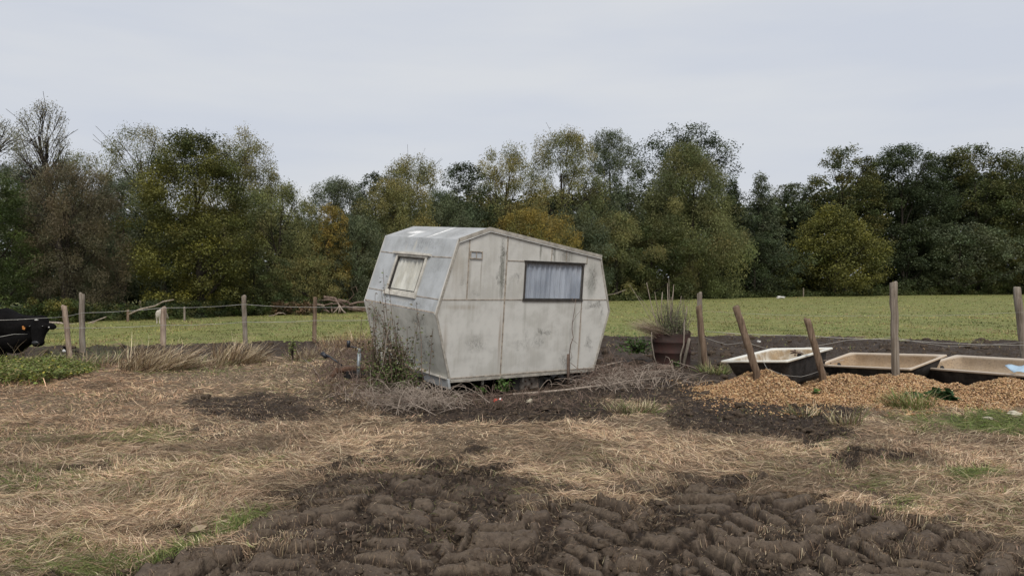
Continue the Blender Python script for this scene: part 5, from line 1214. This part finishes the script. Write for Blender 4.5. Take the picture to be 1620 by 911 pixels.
# wall of climbers in front of the caravan nose
it = []
for i in range(110):
    u0 = r0.gauss(620, 20); v0 = r0.uniform(590, 622); u1 = u0 + r0.gauss(-2, 10); v1 = v0 - abs(r0.gauss(55, 34)); it.append([(u0, v0), ((u0 + u1) / 2 + r0.gauss(0, 4), (v0 + v1) / 2), (u1, v1)])
bramble('tangle of brown and green brambles climbing the caravan nose', it, 9.75, 34, GR + DR + [(.28, .23, .15), (.24, .19, .12), (.2, .2, .09)], 4, spread=.28, ls=.042)
it = [[(632, 615), (622, 560), (612, 500), (608, 460), (606, 425)], [(640, 612), (630, 560), (622, 520), (618, 480), (615, 450)], [(640, 618), (628, 580), (616, 540), (604, 505), (588, 482), (577, 474)], [(636, 600), (633, 560), (629, 530)], [(628, 590), (612, 545), (610, 520)]]
bramble('tall leafy bramble stem reaching up to the front window', it, 9.72, 46, GR + DR, 6, spread=.05, ls=.034)
it = []
for i in range(46):
    u0 = r0.uniform(588, 655); v0 = r0.uniform(600, 622); u1 = u0 + r0.gauss(0, 12); v1 = v0 - abs(r0.gauss(22, 10)); it.append([(u0, v0), (u1, v1)])
bramble('low green weeds at the foot of the caravan nose', it, 9.55, 26, [(.10, .15, .04), (.14, .18, .06), (.08, .11, .035)], 9, 'weed_plant', .3, .03)
it = [[(580, 618), (595, 602), (604, 580), (609, 555), (612, 530), (616, 508)]]
bramble('long arching pale dead stalk before the caravan nose', it, 9.5, 0, GR, 3, 'dead_stalk', .02, rad=.0065, mat='silver_wood')
def small_plant(label, u, v, Y, n, r, h, ls, cols, name='weed_plant', cat='plant'):
    P0 = at(u, v, Y); o = empty(name, (P0[0], P0[1], gz(P0[0], P0[1]) if v > 560 and Y < 20 else P0[2])); paths = []; P = []
    for i in range(n):
        a = r0.uniform(0, 2 * PI); q = np.array([math.cos(a) * r * r0.random(), math.sin(a) * r * r0.random(), h * r0.uniform(.4, 1)]); paths.append((np.stack([np.zeros(3), q * .5 + [0, 0, h * .15], q]), [.004, .003, .002]))
        for _ in range(7): P.append(q * r0.uniform(.5, 1.05) + rng.normal(0, r * .18, 3))
    V, Q = tubes_np(paths, 4); mesh_np('stem', V, Q, M['bark'], o, True); P = np.array(P); P[:, 2] = np.maximum(P[:, 2], .01)
    V, Q = leaf_quads(P, ls, .8, .7); mesh_np('leaves', V, Q, M['leaf'], o, False, pal(len(P), cols, [1] * len(cols), .2)); return tag(o, label, cat)
BG = [(.10, .18, .04), (.14, .23, .06), (.08, .13, .035)]
small_plant('bright green leafy weed under the caravan in front of the wheel', 795, 616, 10.5, 22, .16, .20, .05, BG)
small_plant('small green sprig under the caravan left of the bright weed', 761, 613, 10.3, 9, .09, .15, .04, BG)
small_plant('tiny green weed near the caravan front corner', 717, 618, 9.9, 6, .05, .12, .03, BG)
small_plant('low bright green weed left of the barrel', 1010, 558, 13.2, 60, .42, .22, .055, BG)
small_plant('small green weed at the foot of the barrel', 1068, 582, 12.2, 10, .09, .12, .04, BG)
small_plant('tall yellow-green weed in the straw left of the drawbar', 462, 576, 13.6, 14, .12, .42, .05, [(.18, .22, .06), (.22, .25, .08)])
small_plant('tiny heart-leaved weed beside the white bathtub', 1293, 603, 9.5, 3, .03, .12, .05, BG)
small_plant('dark broad-leaved plant on the edge of the wood chips', 1497, 642, 8.95, 14, .12, .14, .11, [(.035, .075, .025), (.05, .10, .035), (.06, .12, .045)])
small_plant('leafy green weed left of the broad-leaved plant on the chips', 1452, 640, 9.0, 12, .16, .15, .07, [(.05, .09, .03), (.07, .12, .04)])
small_plant('green sprig at the far end of the chips near the short leaning post', 1350, 628, 9.4, 8, .1, .1, .03, [(.15, .19, .05)])
# twig heap, nettle patch, litter
def twig_heap(label, cu, cv, ru, rv, n, hmax, cols_mat, seed, rmin=.003, rmax=.008, Lm=.5):
    r1 = random.Random(seed); paths = []; c = gp(cu, cv); cz = gz(c[0], c[1])
    for i in range(n):
        p = gp(cu + r1.gauss(0, ru * .5), cv + r1.gauss(0, rv * .5)); a = r1.uniform(0, 2 * PI); L = r1.uniform(.3, 1) * Lm; g0 = gz(p[0], p[1]); z = g0 + hmax * abs(r1.gauss(0, .5)) + .01
        d = np.array([math.cos(a), math.sin(a) * .7, r1.uniform(-.12, .35)]) * L; q = p * [1, 1, 0] + [0, 0, z]; bend = np.array([r1.gauss(0, .06), r1.gauss(0, .06), abs(r1.gauss(0, .10))])
        s = np.linspace(0, 1, 6)[:, None]; pts = q + d * (s - .3) + bend * 4 * s * (1 - s) - c * [1, 1, 0] - [0, 0, cz]; rr_ = r1.uniform(rmin, rmax); paths.append((pts, np.linspace(rr_, rr_ * .4, 6)))
    V, Q = tubes_np(paths, 5); o = mesh_np('twig_heap', V, Q, M[cols_mat], None, True); o.location = (c[0], c[1], cz); tag(o, label, 'twigs', None, 'stuff')
twig_heap('tangled heap of dead twigs in front of the caravan nose', 648, 640, 85, 16, 400, .09, 'silver_wood', 1, .0022, .0048, .5)
twig_heap('reddish-brown dead twigs round the drawbar', 560, 600, 75, 40, 420, .2, 'dead_wood', 2, .003, .006, .45)
twig_heap('dry brushwood between the caravan rear and the barrel', 965, 597, 75, 14, 320, .10, 'dead_wood', 3, .003, .006, .5)
twig_heap('bleached brushwood right of the caravan', 1000, 608, 100, 14, 200, .07, 'silver_wood', 4, .003, .006, .6)
twig_heap('scattered root ends on the mud below the caravan', 800, 640, 190, 20, 260, .05, 'dead_wood', 5, .002, .0045, .22)
def nettles():
    P = []; C0 = gp(50, 598); n = 1500
    uu = rng.uniform(-130, 150, n); vv = 580 + 32 * rng.random(n)
    keep = vv < 616 - np.maximum(0, (uu - 40)) * .22; uu, vv = uu[keep], vv[keep]; Y = 1800 / (vv - 440); X = (uu - 810) / F * Y
    H_ = (.05 + .20 * (.5 + fbm(X * 1.4, Y * 1.4, 2, 77))) * np.clip((150 - uu) / 60, .2, 1); k = 13; m = len(X)
    idx = np.repeat(np.arange(m), k); t = rng.random(m * k); P = np.stack([X[idx] + rng.normal(0, .05, m * k), Y[idx] + rng.normal(0, .05, m * k), hz(X, Y)[idx] + t * H_[idx] + .02], 1)
    V, Q = leaf_quads(P, .048, .62, .7); C = pal(len(P), [(.15, .19, .045), (.21, .25, .065), (.16, .17, .06), (.32, .28, .12)], [4, 4, 3, 2], .25); yel = rng.random(len(P)) < .05; C[yel] = (.42, .36, .07)
    o = mesh_np('nettles', V, Q, M['leaf'], None, False, C); tag(o, 'patch of low green nettles at the left edge', None, None, 'stuff')
nettles()
def lump(label, u, v, size, mat, name, cat, seed=0, flat=.5, group=None, Y=None, lift=0):
    p = gp(u, v) if Y is None else at(u, v, Y); z = gz(p[0], p[1]) if Y is None or Y < 30 else 0; bm = bmesh.new(); bmesh.ops.create_icosphere(bm, subdivisions=3, radius=1); r1 = random.Random(seed)
    for v_ in bm.verts:
        c = v_.co; n_ = 1 + .35 * math.sin(c.x * 3 + seed) * math.cos(c.y * 4 + seed * 2) + .2 * math.sin(c.z * 7 + c.x * 5 + seed); v_.co = Vector((c.x * size[0], c.y * size[1], c.z * size[2])) * n_ / 2
    me = bpy.data.meshes.new(name); bm.to_mesh(me); bm.free(); o = link(name, me, mat, None, True); o.location = (p[0], p[1], z + size[2] * .3 + lift); o.rotation_euler = (0, 0, r1.uniform(0, 3)); tag(o, label, cat, group); return o
WH = simple('pale_plastic', (.62, .60, .56), .6, .12, 10); ST = simple('pale_stone', (.50, .45, .34), .8, .2, 14, 0, .4)
lump('crumpled white plastic scrap on the twigs by the caravan nose', 658, 619, (.13, .08, .05), WH, 'plastic_scrap', 'litter', 1, lift=.06)
lump('white object lying far off on the pasture by the trees', 1234, 470, (.7, .5, .18), WH, 'white_sack', 'sack', 3, Y=57)
lump('yellowish flat stone on the grass at the right edge', 1606, 660, (.22, .12, .06), ST, 'stone', 'stone', 4)
lump('small pale stone on the green grass below the chips', 1566, 667, (.11, .07, .03), ST, 'stone', 'stone', 5)
lump('small white pebble on the mud below the barrel', 1201, 538, (.08, .06, .05), WH, 'pebble', 'pebble', 6, Y=17)
lump('pale scrap on the mud under the caravan middle', 838, 640, (.07, .06, .05), ST, 'plastic_scrap', 'litter', 7, lift=.02)
lump('dark clod lying on the straw right of centre', 1262, 703, (.13, .10, .08), M['ground'], 'mud_clod', 'clod', 8)
def can():
    p = gp(788, 631); b = MB(); b.lathe([(0, -.055), (.028, -.055), (.033, -.045), (.026, 0), (.033, .04), (.028, .055), (0, .055)], 18); o = b.build('drink_can', simple('red_tin', (.55, .10, .07), .4, .3, 30, .2, .2), None, True); o.location = (p[0], p[1], gz(p[0], p[1]) + .03); o.rotation_euler = (1.45, .1, 1.2); tag(o, 'crushed red and white can on the mud below the caravan', 'can')
    b = MB(); b.lathe([(.0335, .028), (.034, .05), (.0, .057)], 18); b.build('white_end', WH, o, True)
can()
def dead_leaf(label, u, v, L, rot):
    p = gp(u, v); V = []; n = 9
    for i in range(n):
        t = i / (n - 1); w_ = .28 * L * math.sin(PI * t) ** .8
        for s in (-1, 0, 1): V.append(((t - .5) * L, s * w_, .12 * L * abs(s) + .06 * L * math.sin(t * 3)))
    b = MB(); b.add(V, [(i * 3 + s, i * 3 + s + 1, i * 3 + s + 4, i * 3 + s + 3) for i in range(n - 1) for s in (0, 1)]); o = b.build('dead_leaf', simple('dry_leaf', (.30, .23, .15), .7, .2, 20), None, True); o.location = (p[0], p[1], gz(p[0], p[1]) + .035); o.rotation_euler = (.25, -.15, rot); tag(o, label, 'leaf')
dead_leaf('curled pale dead leaf on the green strip beside the mud', 312, 857, .10, .6)
dead_leaf('small orange-brown dead leaf on the straw at the left', 92, 786, .05, .2)
# loose clods on the mud
def clods():
    N = 16000; u = rng.uniform(-100, 1720, N); v = rng.uniform(528, 930, N); Y = 1800 / (v - 440); X = (u - 810) / F * Y; f = fields(X, Y)
    k = rng.random(N) < sstep(.35, .8, f['mud']) * (1 - .97 * f['bars']) * (.45 + .1 * (v > 720)); X, Y, h = X[k], Y[k], f['h'][k]; n = len(X)
    bm = bmesh.new(); bmesh.ops.create_icosphere(bm, subdivisions=2, radius=1); T_ = np.array([v_.co[:] for v_ in bm.verts]); Fc = np.array([[v_.index for v_ in f_.verts] for f_ in bm.faces]); bm.free()
    s = np.minimum(rng.gamma(2.0, .006, n), .04) + .005; s = s * np.clip(Y / 7, .6, 1.9)
    nn = 1 + .38 * np.sin(T_[None, :, 0] * 3.1 + rng.uniform(0, 6, (n, 1))) * np.cos(T_[None, :, 1] * 4 + rng.uniform(0, 6, (n, 1))) + .25 * np.sin(T_[None, :, 2] * 6 + T_[None, :, 0] * 7 + rng.uniform(0, 6, (n, 1))) + rng.uniform(-.22, .22, (n, len(T_)))
    A = rng.uniform(0, 2 * PI, n); sc = np.stack([s * rng.uniform(.8, 1.9, n), s * rng.uniform(.7, 1.2, n), s * rng.uniform(.5, .9, n)], 1)
    V = T_[None] * nn[..., None] * sc[:, None, :]; c, si = np.cos(A)[:, None], np.sin(A)[:, None]; V = np.stack([V[..., 0] * c - V[..., 1] * si, V[..., 0] * si + V[..., 1] * c, V[..., 2]], -1)
    V = V + np.stack([X, Y, h + s * .25], 1)[:, None, :]; Q = (Fc[None] + (np.arange(n) * len(T_))[:, None, None]).reshape(-1, 3)
    m = Mat('clod_soil', .85, .25); n2 = m.noise(40, 5, .65); m.color(m.cramp(n2, [(.3, (.036, .025, .016)), (.7, (.11, .080, .055))])); m.bump(n2, .8, .01)
    o = mesh_np('mud_clods', V.reshape(-1, 3), Q, m.m, None, False); tag(o, 'broken clods of brown mud strewn over the churned ground', None, None, 'stuff')
clods()

# ------------------------------------------------------------------ camera, light, sky
cam = bpy.data.cameras.new('camera'); co = bpy.data.objects.new('camera', cam); COL.objects.link(co)
co.location = (0, 0, H); co.rotation_euler = (PI / 2 - math.atan(15.5 / F), 0, 0)
cam.sensor_width = 36; cam.lens = 36 * F / 1620; cam.clip_end = 5000; cam.clip_start = .05
SC.camera = co
w = bpy.data.worlds.new('World'); SC.world = w; w.use_nodes = True; nt = w.node_tree; bg = nt.nodes['Background']
SUN_EL, SUN_AZ = 50, 176
sky = nt.nodes.new('ShaderNodeTexSky'); sky.sky_type = 'NISHITA'; sky.sun_disc = False; sky.sun_elevation = math.radians(SUN_EL); sky.sun_rotation = math.radians(SUN_AZ)
sky.air_density = 1.2; sky.dust_density = 4
tc = nt.nodes.new('ShaderNodeTexCoord'); mp = nt.nodes.new('ShaderNodeMapping'); mp.inputs['Scale'].default_value = (1.2, 1.2, 7); nt.links.new(tc.outputs['Generated'], mp.inputs[0])
nz = nt.nodes.new('ShaderNodeTexNoise'); nz.inputs['Scale'].default_value = 1.6; nz.inputs['Detail'].default_value = 6; nz.inputs['Roughness'].default_value = .5; nt.links.new(mp.outputs[0], nz.inputs[0])
cr = nt.nodes.new('ShaderNodeValToRGB'); cr.color_ramp.elements[0].position = .36; cr.color_ramp.elements[1].position = .64
cr.color_ramp.elements[0].color = (.90, .95, 1.06, 1); cr.color_ramp.elements[1].color = (1.02, 1.045, 1.09, 1); nt.links.new(nz.outputs[0], cr.inputs[0])
sc_ = nt.nodes.new('ShaderNodeVectorMath'); sc_.operation = 'SCALE'; sc_.inputs['Scale'].default_value = 5.1; nt.links.new(cr.outputs[0], sc_.inputs[0])
mx = nt.nodes.new('ShaderNodeMix'); mx.data_type = 'RGBA'; mx.inputs[0].default_value = .93; nt.links.new(sky.outputs[0], mx.inputs[6]); nt.links.new(sc_.outputs[0], mx.inputs[7])
nt.links.new(mx.outputs[2], bg.inputs['Color']); bg.inputs['Strength'].default_value = .09
sl = bpy.data.lights.new('sun', 'SUN'); sl.energy = 1.5; sl.angle = math.radians(22); sl.color = (1, .97, .92)
so = bpy.data.objects.new('sun', sl); COL.objects.link(so)
d = Vector((math.sin(math.radians(SUN_AZ)) * math.cos(math.radians(SUN_EL)), math.cos(math.radians(SUN_AZ)) * math.cos(math.radians(SUN_EL)), math.sin(math.radians(SUN_EL))))
so.rotation_euler = d.to_track_quat('Z', 'Y').to_euler(); so.location = (0, 0, 30)
SC.view_settings.view_transform = 'Standard'; SC.view_settings.look = 'None'; SC.view_settings.gamma = 1; SC.view_settings.use_curve_mapping = False
SC.view_settings.exposure = .60
SC.cycles.use_denoising = True; SC.cycles.max_bounces = 6; SC.cycles.diffuse_bounces = 3; SC.cycles.transparent_max_bounces = 8
print('done', round(time.time() - T0, 1))
